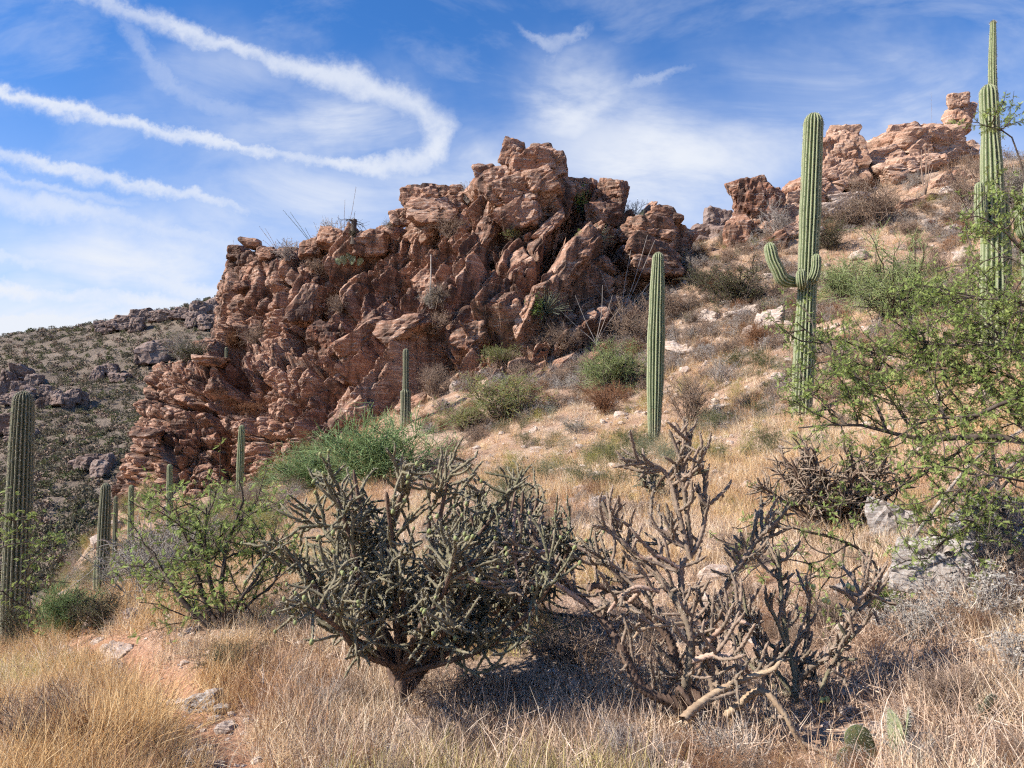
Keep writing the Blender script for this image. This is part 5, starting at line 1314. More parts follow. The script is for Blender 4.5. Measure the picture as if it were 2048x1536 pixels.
g_ = G(1880, 330); ocotillo(g_, 'single thin wand on the skyline left of the spire', [(1862, 184, 0), (1872, 240, .3)], .018)
h_, _ = on_cliff(1240, 640); ocotillo(h_ + Vector((0, -.4, 0)), 'grey ocotillo leaning against the right foot of the cliff', [(1262, 500, .3), (1295, 470, 0), (1310, 480, .5), (1200, 540, 0), (1330, 530, .3), (1180, 560, 0)], .02, 'grey_twig')
h_, _ = on_cliff(1190, 690); ocotillo(h_ + Vector((0, -.5, 0)), 'grey ocotillo wands at the cliff foot beside the sotol', [(1150, 590, 0), (1225, 590, 0), (1245, 610, .2), (1120, 620, 0), (1205, 570, .3)], .018, 'grey_twig')
g_ = G(1750, 660); ocotillo(g_, 'dark bare wands in front of the palo verde', [(1800, 480, 0), (1830, 520, .3), (1700, 500, 0), (1850, 560, 0)], .014, 'dark_twig')
h_, _ = on_cliff(862, 582)
pole = MB(); tubes(pole, smooth_path([(0, 0, -.2), (.03, 0, .8), (.02, .1, 1.9)], 8)[None], np.array([.045]), np.array([.03]), 6)
tag(obj('dead_stalk', pole.mesh('dead_stalk', M['dead_wood']), None, h_ + Vector((0, -.4, -.2))), 'pale dead flower stalk standing in the cliff gully', 'dead stalk')
h_, _ = on_cliff(708, 480)
rg = np.random.default_rng(5)
t = thing('stump', 'black dead stump with thin twisted twigs on the cliff skyline', 'stump', h_ + Vector((0, 0, -.3)))
m_ = MB(); tubes(m_, np.array([[(0, 0, 0), (.03, 0, .5), (-.04, 0, 1.0), (.02, 0, 1.5)]], float), np.array([.24]), np.array([.14]), 8); obj('trunk', m_.mesh('trunk', M['dark_twig']), t)
A_ = wander(rg, np.tile([0, 0, 1.35], (9, 1)), rg.normal(0, 1, (9, 3)) * [1, 1, .4] + [0, 0, .6], rg.uniform(.5, 1.1, 9), 6, .3, -.05); B_ = branch(rg, A_, 5, (.2, .5), .8, -.15, .2, 5, .3)
m_ = MB(); tubes(m_, A_, np.full(9, .025), np.full(9, .01), 4); tubes(m_, B_, np.full(len(B_), .010), np.full(len(B_), .005), 3); tag(obj('twigs', m_.mesh('twigs', M['dark_twig']), t), kind='stuff')

# ------------------------------------------------------------------ mesquites
def mesquite(base, label, limbs, y0, seed, k1=7, k2=5, nl=4, lsize=.055, L1=(.25, .6), L2=(.10, .26), r_s=1.0, mats=('dark_twig', 'mesquite_leaf'), pairs=7):
    rg = np.random.default_rng(seed)
    t = thing('mesquite_tree', label, 'tree', base, group='mesquite trees')
    crown = MB(); tw = MB()
    for (pts, r0, r1, dens) in limbs:
        P = smooth_path([np.array(W(x, y, y0 + dy_) - base) for (x, y, dy_) in pts], 14)
        P = P + np.cumsum(rg.normal(0, .006, P.shape), 0)
        m_ = MB(); tubes(m_, P[None], np.array([r0 * r_s]), np.array([r1 * r_s]), 7)
        obj('limb', m_.mesh('limb', M[mats[0]]), t)
        if dens <= 0: continue
        B = branch(rg, P[None], max(1, int(k1 * dens)), L1, .6, .06, .2, 7, .22); tubes(tw, B, np.full(len(B), .007 * r_s), np.full(len(B), .003 * r_s), 4)
        C = branch(rg, B, k2, L2, .65, .05, .15, 5, .22); tubes(tw, C, np.full(len(C), .0032 * r_s), np.full(len(C), .0018 * r_s), 3)
        for par, kk in ((C, nl), (B, nl)):
            T_, Mm, _ = par.shape; n = T_ * kk; pi = np.repeat(np.arange(T_), kk)
            i0 = rg.integers(1, Mm - 1, n); f = rg.random((n, 1))
            s_ = par[pi, i0] * (1 - f) + par[pi, i0 + 1] * f
            pinnate(crown, rg, s_, norm(rg.normal(0, 1, (n, 3)) + [0, 0, .3]), np.full(n, lsize), pairs)
    tag(obj('twigs', tw.mesh('twigs', M[mats[0]]), t), kind='stuff')
    tag(obj('foliage', crown.mesh('foliage', M[mats[1]], False), t), kind='stuff')
    return t
bm_ = on_ground(*W(2190, 1200, 6.2)[:2])
mesquite(bm_, 'spreading green mesquite reaching in from the right edge', [
    ([(2190, 1260, 0), (2150, 1050, 0), (2080, 900, 0), (1960, 872, .1), (1860, 880, .2), (1770, 862, .2), (1690, 846, .3), (1600, 856, .3)], .050, .006, 2.0),
    ([(2120, 980, 0), (2050, 800, -.2), (1950, 826, -.1), (1850, 838, 0), (1770, 885, 0)], .028, .006, 1.6),
    ([(2130, 950, 0), (2060, 740, .2), (1990, 692, .3), (1900, 690, .4), (1840, 680, .5)], .026, .006, 1.8),
    ([(2060, 740, .2), (1980, 650, .4), (1920, 600, .6), (1880, 570, .7)], .016, .005, 1.5),
    ([(1770, 862, .2), (1745, 800, .3), (1690, 730, .4), (1640, 680, .5), (1590, 640, .5)], .016, .005, 1.6),
    ([(1900, 876, .15), (1880, 800, .3), (1860, 730, .5), (1850, 650, .6)], .015, .005, 1.7),
    ([(1690, 846, .3), (1650, 800, .4), (1610, 775, .4)], .010, .004, .6),
    ([(1960, 872, .1), (1880, 930, -.1), (1800, 980, -.2), (1760, 1010, -.2)], .016, .005, 1.2),
    ([(2060, 900, 0), (2000, 980, -.3), (1930, 1050, -.4), (1860, 1100, -.4)], .018, .005, 1.2),
    ([(2130, 950, 0), (2100, 600, .3), (2060, 400, .4), (2030, 280, .4), (1980, 240, .4)], .024, .005, 1.1),
    ([(2090, 560, .3), (2040, 490, .2), (1960, 430, .2), (1920, 440, .2)], .012, .004, .9),
    ([(2100, 640, .2), (2030, 600, .0), (1950, 590, .0), (1900, 620, .0)], .012, .004, 1.2),
    ([(2100, 980, 0), (2040, 960, -.5), (1960, 950, -.6), (1900, 1000, -.6)], .014, .004, 1.0),
    ([(2080, 900, 0), (2040, 850, .6), (1960, 760, .9), (1800, 720, 1.0), (1700, 700, 1.0)], .018, .005, 2.0),
    ([(1860, 880, .2), (1800, 830, .6), (1760, 760, .8), (1740, 700, .9)], .012, .004, 1.4),
    ([(2110, 800, .2), (2050, 680, .8), (1960, 640, 1.0), (1880, 640, 1.0)], .014, .004, 1.8),
    ([(2100, 820, .2), (2040, 760, .5), (1960, 740, .6), (1880, 760, .6)], .014, .004, 1.6),
    ([(2110, 700, .3), (2070, 560, .9), (2010, 520, 1.0), (1950, 540, 1.0)], .012, .004, 1.4),
], bm_.y, 41, k1=10, k2=8, nl=7, lsize=.044)
bq = on_ground(*W(1760, 1165, 6.0)[:2])
mesquite(bq, 'low mesquite seedling branch spreading behind the upright cholla', [
    ([(1760, 1170, 0), (1740, 1120, 0), (1680, 1080, 0), (1600, 1060, 0), (1500, 1030, 0)], .012, .004, 1.5),
    ([(1700, 1090, 0), (1640, 1120, -.1), (1570, 1110, -.1), (1500, 1120, -.1)], .008, .003, 1.2),
    ([(1740, 1120, 0), (1680, 1160, -.2), (1600, 1150, -.2)], .008, .003, 1.0)], bq.y, 42, k1=6, k2=4, nl=3, lsize=.05)
bl_ = G(447, 1258)
mesquite(bl_, 'young leafy mesquite with dark forked stems beside the grassy rim', [
    ([(447, 1270, 0), (400, 1235, 0), (350, 1180, 0), (325, 1130, .2), (290, 1080, .3)], .030, .008, 1.6),
    ([(447, 1268, 0), (410, 1200, .1), (395, 1140, .2), (370, 1060, .2), (330, 1010, .3)], .028, .008, 1.7),
    ([(450, 1265, 0), (425, 1160, .1), (415, 1080, 0), (420, 1010, 0)], .026, .008, 1.6),
    ([(452, 1262, 0), (445, 1160, -.1), (460, 1080, 0), (490, 1000, .1), (480, 960, .1)], .026, .008, 1.5),
    ([(452, 1265, 0), (480, 1210, -.1), (520, 1150, 0), (545, 1080, 0)], .022, .007, 1.4),
    ([(447, 1262, 0), (500, 1200, .2), (550, 1160, .3), (570, 1090, .3)], .016, .006, 1.1)], bl_.y, 43, k1=9, k2=6, nl=4, lsize=.06, L1=(.3, .7), L2=(.12, .32), r_s=1.0)
bl2 = on_ground(*W(-60, 1230, 7.5)[:2])
mesquite(bl2, 'green mesquite sprays poking in from the left edge', [
    ([(-60, 1260, 0), (-40, 1150, 0), (0, 1100, 0), (60, 1090, 0), (95, 1110, 0)], .014, .004, 1.3),
    ([(-50, 1200, 0), (-10, 1190, 0), (40, 1180, 0), (70, 1200, 0)], .010, .003, 1.0),
    ([(-50, 1150, 0), (-20, 1060, 0), (20, 1030, 0), (60, 1040, 0)], .010, .003, 1.1)], bl2.y, 44, k1=6, k2=4, nl=4)

# ------------------------------------------------------------------ prickly pears
def pad_mesh(seed, mat):
    D_, T_ = ico(4)
    rr = 1 - .16 * np.clip(-D_[:, 2], 0, 1) ** 2
    V = D_ * np.array([.37, .042, .5]); V[:, 0] *= rr * (1 + .35 * D_[:, 2]) / 1.1; V[:, 2] += .5
    V[:, 1] += .03 * np.sin(V[:, 0] * 5 + seed) + .02 * np.sin(V[:, 2] * 6)
    rg = np.random.default_rng(seed)
    return mesh_np('pad', V, T_, None, True, (mat,)), V
PADS = [pad_mesh(i, M['pad'] if i != 2 else M['pad_dark']) for i in range(3)]
def pad_spines(V, seed):
    rg = np.random.default_rng(seed)
    i = rg.integers(0, len(V), 900); B = V[i]; n = norm((B - [0, 0, .5]) * [.2, 6, .2]); D = norm(n + rg.normal(0, .45, B.shape))
    s_ = norm(np.cross(D, rg.normal(0, 1, B.shape))) * .004
    return mesh_np('spines', np.stack([B - s_, B + s_, B + D * rg.uniform(.05, .13, (len(B), 1))], 1).reshape(-1, 3), np.arange(3 * len(B)).reshape(-1, 3), None, False, (M['spine'],))
PSP = [pad_spines(v, i) for i, (_, v) in enumerate(PADS)]
def prickly(base, label, pads, group='prickly pears'):
    t = thing('prickly_pear', label, 'cactus', base, group=group)
    for (x, y, z, s_, rx, ry, rz, k) in pads:
        o = obj('pad', PADS[k][0], t, (x, y, z)); o.scale = (s_,) * 3; o.rotation_euler = (rx, ry, rz)
        tag(obj('spines', PSP[k], o), kind='stuff')
gp_ = G(1795, 1525)
prickly(gp_, 'sunlit prickly pear with big green pads at the bottom right', [(.03, 0, 0, .25, .1, .12, .95, 0), (-.08, .04, -.01, .20, -.2, -.7, .25, 2), (.02, .04, .01, .23, -.1, -.1, 1.5, 1), (-.14, 0, -.03, .17, 0, -1.1, .1, 2)])
gp_ = G(1975, 1450)
prickly(gp_, 'single small yellow-green prickly pear pad in the dead brush', [(0, 0, -.02, .17, .1, .1, .3, 0), (.02, .03, -.03, .12, -.2, -.4, .6, 1)])
h_, _ = on_cliff(700, 530)
prickly(h_ + Vector((0, -.4, -.1)), 'pale prickly pear clump on the upper cliff terrace', [(-.2, 0, 0, .55, .1, -.3, .3, 0), (.15, 0, 0, .6, 0, .2, -.4, 1), (.5, .1, 0, .5, .1, .5, .1, 0), (-.5, 0, 0, .45, 0, -.5, 0, 1), (0, -.1, .3, .4, 0, 0, .6, 0)])

# ------------------------------------------------------------------ stones, log, fallen branches
def stone(px, py, wp_, hp_, label, mat='stone', seed=0, roll=0, sub=4, name='stone', sink=.3):
    g_ = G(px, py); k = g_.y / FPX
    size = (wp_ * k * .54, wp_ * k * .42, hp_ * k * .62)
    c = g_ + Vector((0, size[1] * .4, size[2] * (1 - 2 * sink)))
    V, T = boulder(seed + 700, size, sub, (0, math.radians(roll), seed * .7), c, strata=.5)
    tag(obj(name, mesh_np(name, V, T, None, False, (M[mat],)), None, c), label, 'stone' if name == 'stone' else 'rock', 'stones lying on the hillside')
ST = [(405, 1425, 75, 42, 'pale angular grey stone beside the trail', 'grey_stone', -14), (440, 1430, 30, 20, 'small dark stone right of the pale grey trail stone', 'grey_stone', 0), (375, 1525, 60, 22, 'flat pinkish stone at the foot of the trail', 'stone', 12), (345, 1420, 50, 14, 'flat slab across the trail', 'stone', 4), (230, 1310, 70, 18, 'flat pale slab at the bend of the trail', 'stone', -8),
      (190, 1258, 36, 40, 'white stone standing on the grassy rim', 'stone', -20), (262, 1254, 26, 36, 'smaller white stone right of the rim stone', 'stone', 10), (215, 1262, 26, 20, 'low pale stone between the two rim stones', 'stone', 0), (840, 1480, 70, 36, 'large pale rounded stone at the bottom below the fruiting cholla', 'stone', 0), (770, 1532, 70, 30, 'pale stone at the bottom edge', 'stone', 6), (700, 1525, 34, 24, 'small pale stone left of the bottom edge stone', 'stone', 0),
      (725, 1440, 20, 24, 'small whitish stone left of the fruiting cholla trunk', 'stone', 0), (962, 1450, 34, 24, 'stone in the shade right of the fruiting cholla trunk', 'stone', 20), (1795, 1075, 76, 84, 'upright pale boulder under the mesquite', 'grey_stone', 6), (1200, 1010, 36, 22, 'pale stone on the grassy mid slope', 'stone', 0), (1540, 660, 70, 30, 'white fractured rock high on the slope left of the armed cactus', 'stone', -12), (1480, 640, 60, 24, 'whitish rocks on the slope below the dark olive shrub', 'stone', 0),
      (1420, 640, 40, 22, 'small white rock beside the dark olive shrub', 'stone', 10), (1905, 470, 30, 26, 'white stone on the slope left of the tallest cactus', 'stone', 0), (1190, 965, 60, 16, 'flat white slab on the gravelly slope', 'stone', 0), (1130, 950, 40, 14, 'little white slab in pale grass', 'stone', 4), (1370, 700, 90, 14, 'low whitish ledge behind the straight armless cactus', 'stone', -22), (1610, 690, 50, 20, 'pale rock behind the armed cactus stem', 'stone', 0),
      (1250, 760, 30, 20, 'small pale rock left of the straight armless cactus', 'stone', 0), (1560, 760, 40, 16, 'small white rock low on the slope near the armed cactus', 'stone', 0), (1440, 820, 40, 14, 'pale flat rock among the grass right of the straight armless cactus', 'stone', 0), (1700, 1190, 50, 22, 'pale stone left of the dead log', 'grey_stone', 0), (1560, 1400, 40, 20, 'grey stone at the foot of the upright cholla', 'grey_stone', 0), (560, 1395, 40, 24, 'pale stone in the grass left of the fruiting cholla', 'stone', 0)]
for i, (px, py, wp_, hp_, lb, mt, roll) in enumerate(ST): stone(px, py, wp_, hp_, lb, mt, i, roll)
MORE = [(1500, 668, 34, 18, 'chalky rock on the slope under the white fractured rock'), (1585, 640, 30, 16, 'chalky rock touching the armed cactus from the left'), (1450, 700, 30, 14, 'low pale rock below the whitish slope rocks'), (1400, 672, 26, 14, 'small chalky stone left of the whitish slope rocks'), (1650, 560, 34, 18, 'pale rock between the armed cactus and the palo verde'),
        (1320, 930, 30, 12, 'flat pale stone right below the foot of the straight armless cactus'), (1240, 940, 40, 14, 'flat pale stone on the gravel patch below the straight armless cactus'), (1160, 985, 28, 12, 'pale stone low on the gravel patch'), (1410, 900, 26, 12, 'pale stone in grass right of the straight armless cactus foot'), (1720, 520, 40, 18, 'pale ledge stone in front of the tawny leafless brush'),
        (1860, 455, 34, 16, 'whitish stone below the streaked slab'), (1930, 520, 40, 26, 'pale boulder left of the tallest cactus stem'), (1540, 560, 28, 16, 'pale stone right of the dark olive shrub'), (1640, 470, 40, 18, 'tan stone behind the armed cactus at arm height'), (1080, 905, 26, 12, 'pale stone in the straw above the fruiting cholla')]
for i, (px, py, wp_, hp_, lb) in enumerate(MORE): stone(px, py, wp_, hp_, lb, 'stone', 80 + i, (i * 7) % 20 - 10, 3)
stone(1890, 1170, 170, 80, 'big gnarled grey boulder under the mesquite at right', 'grey_stone', 60, -18, 5, 'boulder', .22)
stone(2010, 1110, 150, 100, 'weathered grey boulder at the right edge behind the dead brush', 'grey_stone', 61, -24, 5, 'boulder', .2)
def fallen(pts, r, label, seed, mat='dead_wood'):
    rg = np.random.default_rng(seed)
    P = np.array([np.array(G(x, y)) + [0, 0, r * .8 + dz] for (x, y, dz) in pts]); base = P[0].copy()
    m_ = MB(); R_ = rope(m_, P - base, r, r * .5, 8, .02, .12)
    for j in range(4):
        k = int(rg.uniform(.3, .95) * (len(R_) - 2)); rope(m_, one_path(rg, R_[k], norm(R_[k + 1] - R_[k] + rg.normal(0, .02, 3) + [0, 0, .004]), rg.uniform(.1, .3), 5, .15), r * .5, r * .25, 6, .02, .12)
    tag(obj('fallen_branch', m_.mesh('fallen_branch', M[mat]), None, tuple(base)), label, 'branch', 'fallen branches on the ground')
fallen([(1250, 1260, .05), (1190, 1290, .02), (1120, 1340, .02)], .018, 'bleached fallen branch in the shade left of the bleached cholla', 1)
fallen([(1290, 1350, .03), (1200, 1380, .01), (1140, 1420, .02)], .016, 'bleached forked branch on the ground left of the bleached cholla foot', 2)
fallen([(1180, 1250, .02), (1130, 1240, .02), (1060, 1230, .02)], .022, 'dark fallen cholla stem right of the fruiting cholla', 3, 'cholla_wood')
fallen([(1900, 1180, .25), (1960, 1120, .5), (2040, 1090, .7)], .03, 'grey dead limb leaning on the weathered boulder', 4)
fallen([(1760, 1190, .05), (1850, 1130, .35), (1960, 1060, .7), (2060, 1020, .9)], .020, 'long grey dead limb under the mesquite', 5)
fallen([(1230, 1500, .02), (1200, 1450, .02), (1210, 1400, .05)], .010, 'thin pale stick at the bottom', 6)
fallen([(2040, 1230, .0), (2010, 1130, .4), (1990, 1040, .8)], .028, 'dark dead upright limb at the right edge', 7, 'dark_twig')

# ------------------------------------------------------------------ stuff: grasses, litter, gravel, far scrub (scattered with geometry nodes)
def tuft_mesh(name, mat, n, h, lean, rad, wd, seed, curve=.5, segs=3):
    rg = np.random.default_rng(seed)
    az = rg.uniform(0, 6.283, n); tl = np.abs(rg.normal(0, lean, n))
    d = np.stack([np.cos(az) * np.sin(tl), np.sin(az) * np.sin(tl), np.cos(tl)], 1)
    rr = rad * np.sqrt(rg.random(n)); a2 = rg.uniform(0, 6.283, n)
    s = np.stack([rr * np.cos(a2), rr * np.sin(a2), np.full(n, -.02)], 1)
    L = h * rg.uniform(.45, 1.1, n)
    P = wander(rg, s, d, L, segs + 1, .12, -curve * .25)
    w_ = norm(np.cross(d, rg.normal(0, 1, (n, 3)))) * wd
    k = np.linspace(1, .12, segs + 1)
    Vv = np.stack([P - w_[:, None] * k[None, :, None], P + w_[:, None] * k[None, :, None]], 2).reshape(-1, 3)
    idx = np.arange(n * (segs + 1) * 2).reshape(n, segs + 1, 2)
    Qd = np.stack([idx[:, :-1, 0], idx[:, :-1, 1], idx[:, 1:, 1], idx[:, 1:, 0]], -1).reshape(-1, 4)
    me = mesh_np(name, Vv, None, Qd, False, (M[mat],))
    at = me.attributes.new('tone', 'FLOAT', 'POINT'); at.data.foreach_set('value', np.repeat(rg.random(n), (segs + 1) * 2).astype(np.float32))
    return me
def scatter(name, label, cat, meshes, pts, scl, rg, tilt=.12, scz=None):
    src = bpy.data.collections.new(name + '_pieces')
    for i, me in enumerate(meshes):
        o = bpy.data.objects.new(f'{name}_piece_{i:02d}', me); src.objects.link(o)
    me = bpy.data.meshes.new(name); n = len(pts)
    me.vertices.add(n); me.vertices.foreach_set('co', np.asarray(pts, np.float32).ravel())
    rot = np.column_stack([rg.normal(0, tilt, n), rg.normal(0, tilt, n), rg.uniform(0, 6.283, n)]).astype(np.float32)
    s3 = np.column_stack([scl, scl, scl if scz is None else scz]).astype(np.float32)
    a_ = me.attributes.new('rot', 'FLOAT_VECTOR', 'POINT'); a_.data.foreach_set('vector', rot.ravel())
    a_ = me.attributes.new('scl', 'FLOAT_VECTOR', 'POINT'); a_.data.foreach_set('vector', s3.ravel())
    a_ = me.attributes.new('pick', 'INT', 'POINT'); a_.data.foreach_set('value', rg.integers(0, len(meshes), n).astype(np.int32))
    o = obj(name, me); tag(o, label, cat, kind='stuff')
    ng = bpy.data.node_groups.new(name + '_scatter', 'GeometryNodeTree')
    ng.interface.new_socket('Geometry', in_out='INPUT', socket_type='NodeSocketGeometry'); ng.interface.new_socket('Geometry', in_out='OUTPUT', socket_type='NodeSocketGeometry')
    gi = ng.nodes.new('NodeGroupInput'); go = ng.nodes.new('NodeGroupOutput'); ip = ng.nodes.new('GeometryNodeInstanceOnPoints')
    ci = ng.nodes.new('GeometryNodeCollectionInfo'); ci.inputs['Collection'].default_value = src
    ci.inputs['Separate Children'].default_value = True; ci.inputs['Reset Children'].default_value = True
    def na(nm, dt):
        q = ng.nodes.new('GeometryNodeInputNamedAttribute'); q.data_type = dt; q.inputs['Name'].default_value = nm
        return q.outputs['Attribute']
    ng.links.new(gi.outputs[0], ip.inputs['Points']); ng.links.new(ci.outputs[0], ip.inputs['Instance'])
    ip.inputs['Pick Instance'].default_value = True
    ng.links.new(na('pick', 'INT'), ip.inputs['Instance Index']); ng.links.new(na('rot', 'FLOAT_VECTOR'), ip.inputs['Rotation']); ng.links.new(na('scl', 'FLOAT_VECTOR'), ip.inputs['Scale'])
    ng.links.new(ip.outputs[0], go.inputs[0])
    md = o.modifiers.new('scatter', 'NODES'); md.node_group = ng
    return o
def field(rg, n, y0, y1, xm=.80, extra=1.5):
    """random spots over the hillside in view, evenly dense as the eye sees them"""
    y = np.exp(rg.uniform(math.log(y0), math.log(y1), n)); x = rg.uniform(-1, 1, n) * (xm * y + extra)
    return np.column_stack([x, y])
def to_px(p):
    c, s = math.cos(PITCH), math.sin(PITCH)
    f = p[:, 1] * c + p[:, 2] * s; v = -p[:, 1] * s + p[:, 2] * c
    return 1024 + p[:, 0] / f * FPX, 768 - v / f * FPX
def put(xy): return np.column_stack([xy, H(xy)])
rgs = np.random.default_rng(77)
def patch(xy, sc, seed): return fbm(np.column_stack([xy * sc, np.zeros(len(xy))]), 3, seed)
TG = [tuft_mesh('tuft', 'straw', 26, .40, .38, .09, .0024, 200 + i, .9) for i in range(5)]
TP = [tuft_mesh('tuft', 'straw_pale', 26, .22, .80, .10, .0024, 210 + i, 1.1) for i in range(5)]
TL = [tuft_mesh('tuft', 'litter', 20, .26, 1.25, .16, .0027, 220 + i, .3) for i in range(4)]
TR = [tuft_mesh('tuft', 'rust', 26, .28, .7, .13, .0024, 230 + i, .5) for i in range(3)]
TY = [tuft_mesh('tuft', 'yellowgreen', 34, .28, .55, .10, .0020, 240 + i, 1.0) for i in range(3)]
# golden grass: the left rim and foreground, patches on the slope
xy = field(rgs, 17000, 3.0, 14); p = put(xy); px, py = to_px(p)
td = trail_dist(xy)
left = np.clip((900 - px) / 700, 0, 1)
keep = (rgs.random(len(xy)) < .12 + .80 * left + .35 * (patch(xy, .8, 301) > .25)) & (td > .15 + .08 * patch(xy, 1.5, 305)) & (np.hypot(xy[:, 0], xy[:, 1] - 0) > 2.4)
keep &= ~((px > 700) & (px < 1750) & (py > 1250) & (rgs.random(len(xy)) < .72))
keep &= patch(xy, 1.9, 307) > -.22
p = p[keep]; left = left[keep]; gcl = np.clip(.85 + .55 * patch(p[:, :2], 1.3, 308), .4, 1.35)
scatter('golden_grass', 'dense golden dry grass covering the near left slope', 'grass', TG, p, rgs.uniform(.5, 1.05, len(p)) * (.5 + .5 * left) * gcl, rgs)
xy = field(rgs, 15000, 8, 38); p = put(xy); px, py = to_px(p)
keep = (px > 820) & (patch(xy, .3, 315) + .7 * patch(xy, 1.4, 316) > .02); p = p[keep]
scatter('slope_grass', 'taller golden grass in patches over the middle slope', 'grass', TG, p, rgs.uniform(.55, 1.15, len(p)) * np.clip(.75 + p[:, 1] / 60, .8, 1.3), rgs)
xy = np.column_stack([rgs.uniform(-26, -3, 16000), rgs.uniform(8, 42, 16000)]); p = put(xy); px, py = to_px(p)
keep = (px > -150) & (px < 760) & (patch(xy, .5, 317) > -.35); p = p[keep]
scatter('valley_grass', 'rusty golden grass on the valley side below the cliff', 'grass', TG + TR, p, rgs.uniform(.6, 1.2, len(p)), rgs)
# pale straw on the middle slope and everywhere else
xy = field(rgs, 42000, 3.0, 46); p = put(xy); px, py = to_px(p); td = trail_dist(xy)
xf = field(rgs, 24000, 13, 47); xy = np.vstack([xy, xf]); p = put(xy); px, py = to_px(p); td = trail_dist(xy)
keep = (patch(xy, .45, 311) + .9 * patch(xy, 2.2, 312) > -.05) & (td > .15 + .10 * patch(xy, 1.5, 306)) & (rgs.random(len(xy)) < .75) & ~((px > 880) & (px < 1800) & (py > 1150) & (rgs.random(len(xy)) < .74))
p = p[keep]
scatter('pale_grass', 'pale straw grass over the whole slope', 'grass', TP, p, rgs.uniform(.6, 1.25, len(p)) * np.clip(.9 + p[:, 1] / 40, .9, 1.9), rgs)
xy = field(rgs, 15000, 3.0, 16); p = put(xy); px, py = to_px(p); td = trail_dist(xy)
keep = ((px > 550) | (rgs.random(len(xy)) < .15)) & (td > .3) & (patch(xy, 1.2, 319) > -.15); p = p[keep]
scatter('dead_litter', 'grey dead stalks and twigs littering the foreground', 'litter', TL, p, rgs.uniform(.5, 1.3, len(p)), rgs, .3)
xy = field(rgs, 18000, 3.2, 48); p = put(xy); keep = (patch(xy, .4, 321) > .05); p = p[keep]; td = trail_dist(p[:, :2]); p = p[td > .35]
scatter('rusty_brush', 'low rusty dead brush patches on the slope', 'brush', TR, p, rgs.uniform(.6, 1.3, len(p)) * np.clip(.8 + p[:, 1] / 30, .8, 2.2), rgs)
xy = field(rgs, 9000, 3.2, 30); p = put(xy); keep = (patch(xy, .6, 331) > .28); p = p[keep]; td = trail_dist(p[:, :2]); p = p[td > .3]
scatter('green_grass', 'yellow-green grass tufts here and there on the slope', 'grass', TY, p, rgs.uniform(.6, 1.2, len(p)), rgs)
# gravel
GV = []
for i in range(5):
    V, T = boulder(900 + i, (1, .8, .55), 2, (0, 0, 0), (i * 3, 0, 0)); GV.append(mesh_np('pebble', V, T, None, False, (M['stone'],)))
xy = field(rgs, 26000, 2.8, 46); p = put(xy); px, py = to_px(p)
band = np.exp(-((px - 1300 - (900 - py) * .9) / 170) ** 2) * (py < 1080) * (py > 560)
keep = rgs.random(len(xy)) < .16 + .7 * band + .1 * (trail_dist(xy) < .4); p = p[keep]; bd = band[keep]
scatter('gravel', 'loose pale gravel and broken rock on the slope', 'gravel', GV, p, np.exp(rgs.normal(-3.9, .6, len(p))) * np.clip(.7 + p[:, 1] / 11, .8, 4.2), rgs, .4)
# brush on the slope, mass of low shrubs too many to count
BR = [SHR['far_tangle'][0][1], SHR['far_tangle'][1][1], SHR['far_tangle'][2][1], SHR['far_grey'][0][1], SHR['far_grey'][1][1], SHR['reddish'][0][1]]
xy = field(rgs, 13000, 8, 48); p = put(xy); px, py = to_px(p)
keep = (patch(xy, .25, 341) + .3 * patch(xy, 1.1, 342) > -.12) & (px > 850) & (rgs.random(len(xy)) < np.clip(p[:, 1] / 26, .25, 1)) & ~((px > 950) & (px < 1400) & (py > 920) & (rgs.random(len(xy)) < .5)); p = p[keep]
scatter('low_brush', 'mass of low leafless brown brush across the slope', 'brush', BR, p - [0, 0, .05], rgs.uniform(.22, .62, len(p)) * np.clip(p[:, 1] / 26, .6, 1.3), rgs, .15)
xy = field(rgs, 900, 3.0, 9); p = put(xy); px, py = to_px(p)
keep = (px > 560) & (patch(xy, .9, 345) > -.05) & (np.hypot(xy[:, 0], xy[:, 1]) > 3.2); p = p[keep]
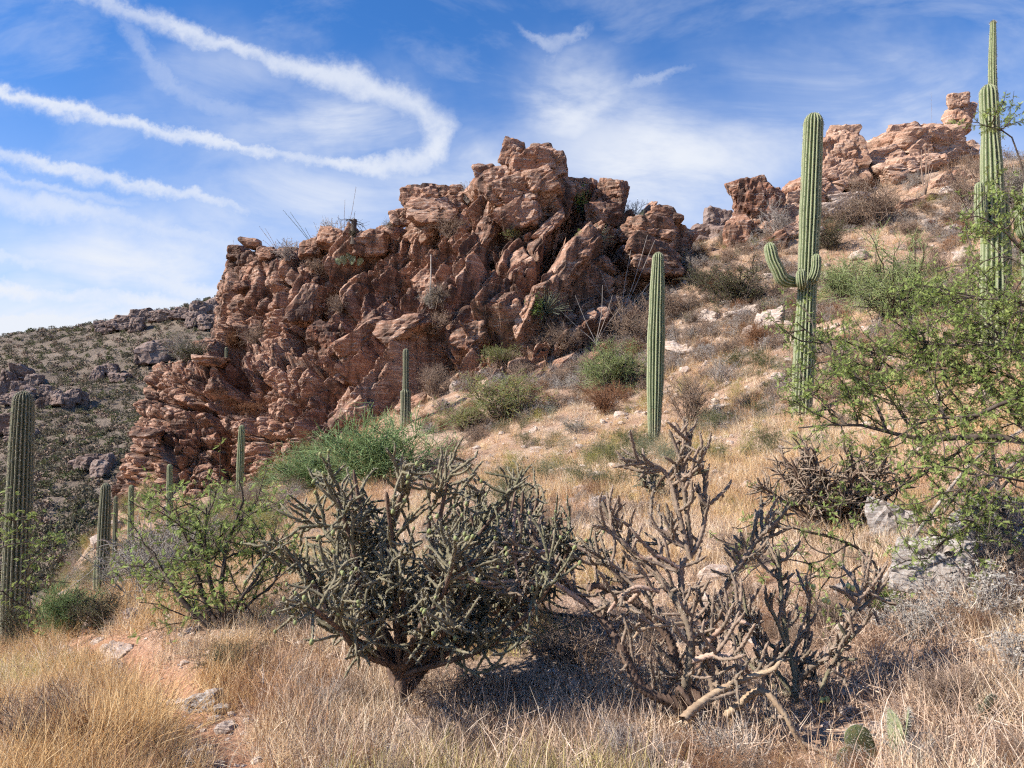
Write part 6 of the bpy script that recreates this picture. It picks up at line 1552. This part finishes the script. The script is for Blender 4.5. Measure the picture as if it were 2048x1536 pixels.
scatter('dead_twigs', 'dead twiggy scraps between the foreground chollas', 'twigs', [SHR['dry'][0][1], SHR['dry'][2][1], SHR['grey'][0][1], SHR['reddish'][1][1]], p - [0, 0, .03], rgs.uniform(.10, .26, len(p)), rgs, .35)
BG = [SHR['olive'][0][2], SHR['greygreen'][0][2], SHR['yellow'][0][2]]
xy = field(rgs, 900, 14, 48); p = put(xy); px, py = to_px(p)
keep = (patch(xy, .25, 351) > .0) & (px > 1000); p = p[keep]
scatter('green_undergrowth', 'grey-green undergrowth mixed into the brush of the slope', 'undergrowth', BG, p - [0, 0, .05], rgs.uniform(.3, .75, len(p)), rgs, .15)
# scrub of the left valley side
xy = np.column_stack([rgs.uniform(-34, -5, 2600), rgs.uniform(12, 55, 2600)]); p = put(xy); px, py = to_px(p)
keep = (px > -200) & (px < 640) & (py < 1190); p = p[keep]
scatter('valley_scrub', 'grey-green scrub filling the valley side below the cliff', 'scrub', [SHR['greygreen'][0][2], SHR['grey'][0][1], SHR['olive'][1][2], SHR['yellow'][1][2], SHR['dry'][1][1]], p - [0, 0, .05], rgs.uniform(.35, .9, len(p)), rgs, .15)
# scrub of the far mountainside
def clump(mat, seed, n=46):
    rg = np.random.default_rng(seed)
    c = norm(rg.normal(0, 1, (n, 3))) * rg.uniform(.2, 1, (n, 1)) ** .5 * [1, 1, .7] + [0, 0, .45]
    a = norm(rg.normal(0, 1, (n, 3))); b_ = norm(np.cross(a, rg.normal(0, 1, (n, 3))))
    s_ = .22
    V = np.stack([c - a * s_, c + b_ * s_ * .7, c + a * s_, c - b_ * s_ * .7], 1).reshape(-1, 3)
    return mesh_np('clump', V, None, np.arange(4 * n).reshape(-1, 4), False, (M[mat],))
CL = [clump('far_bush', 1), clump('far_bush', 2), clump('dry_twig', 3), clump('olive_leaf', 4), clump('far_bush', 5)]
n = 11000
y = np.exp(rgs.uniform(math.log(75), math.log(460), n)); x = rgs.uniform(-1.0, -.26, n) * y * .85 - 0
xy = np.column_stack([x, y])
p = np.column_stack([xy, HF(xy)])
scatter('far_scrub', 'dark scrub dotting the far mountainside', 'scrub', CL, p, rgs.uniform(.45, 1.15, n) * np.clip(.75 + y / 500, .8, 1.5), rgs, .1)
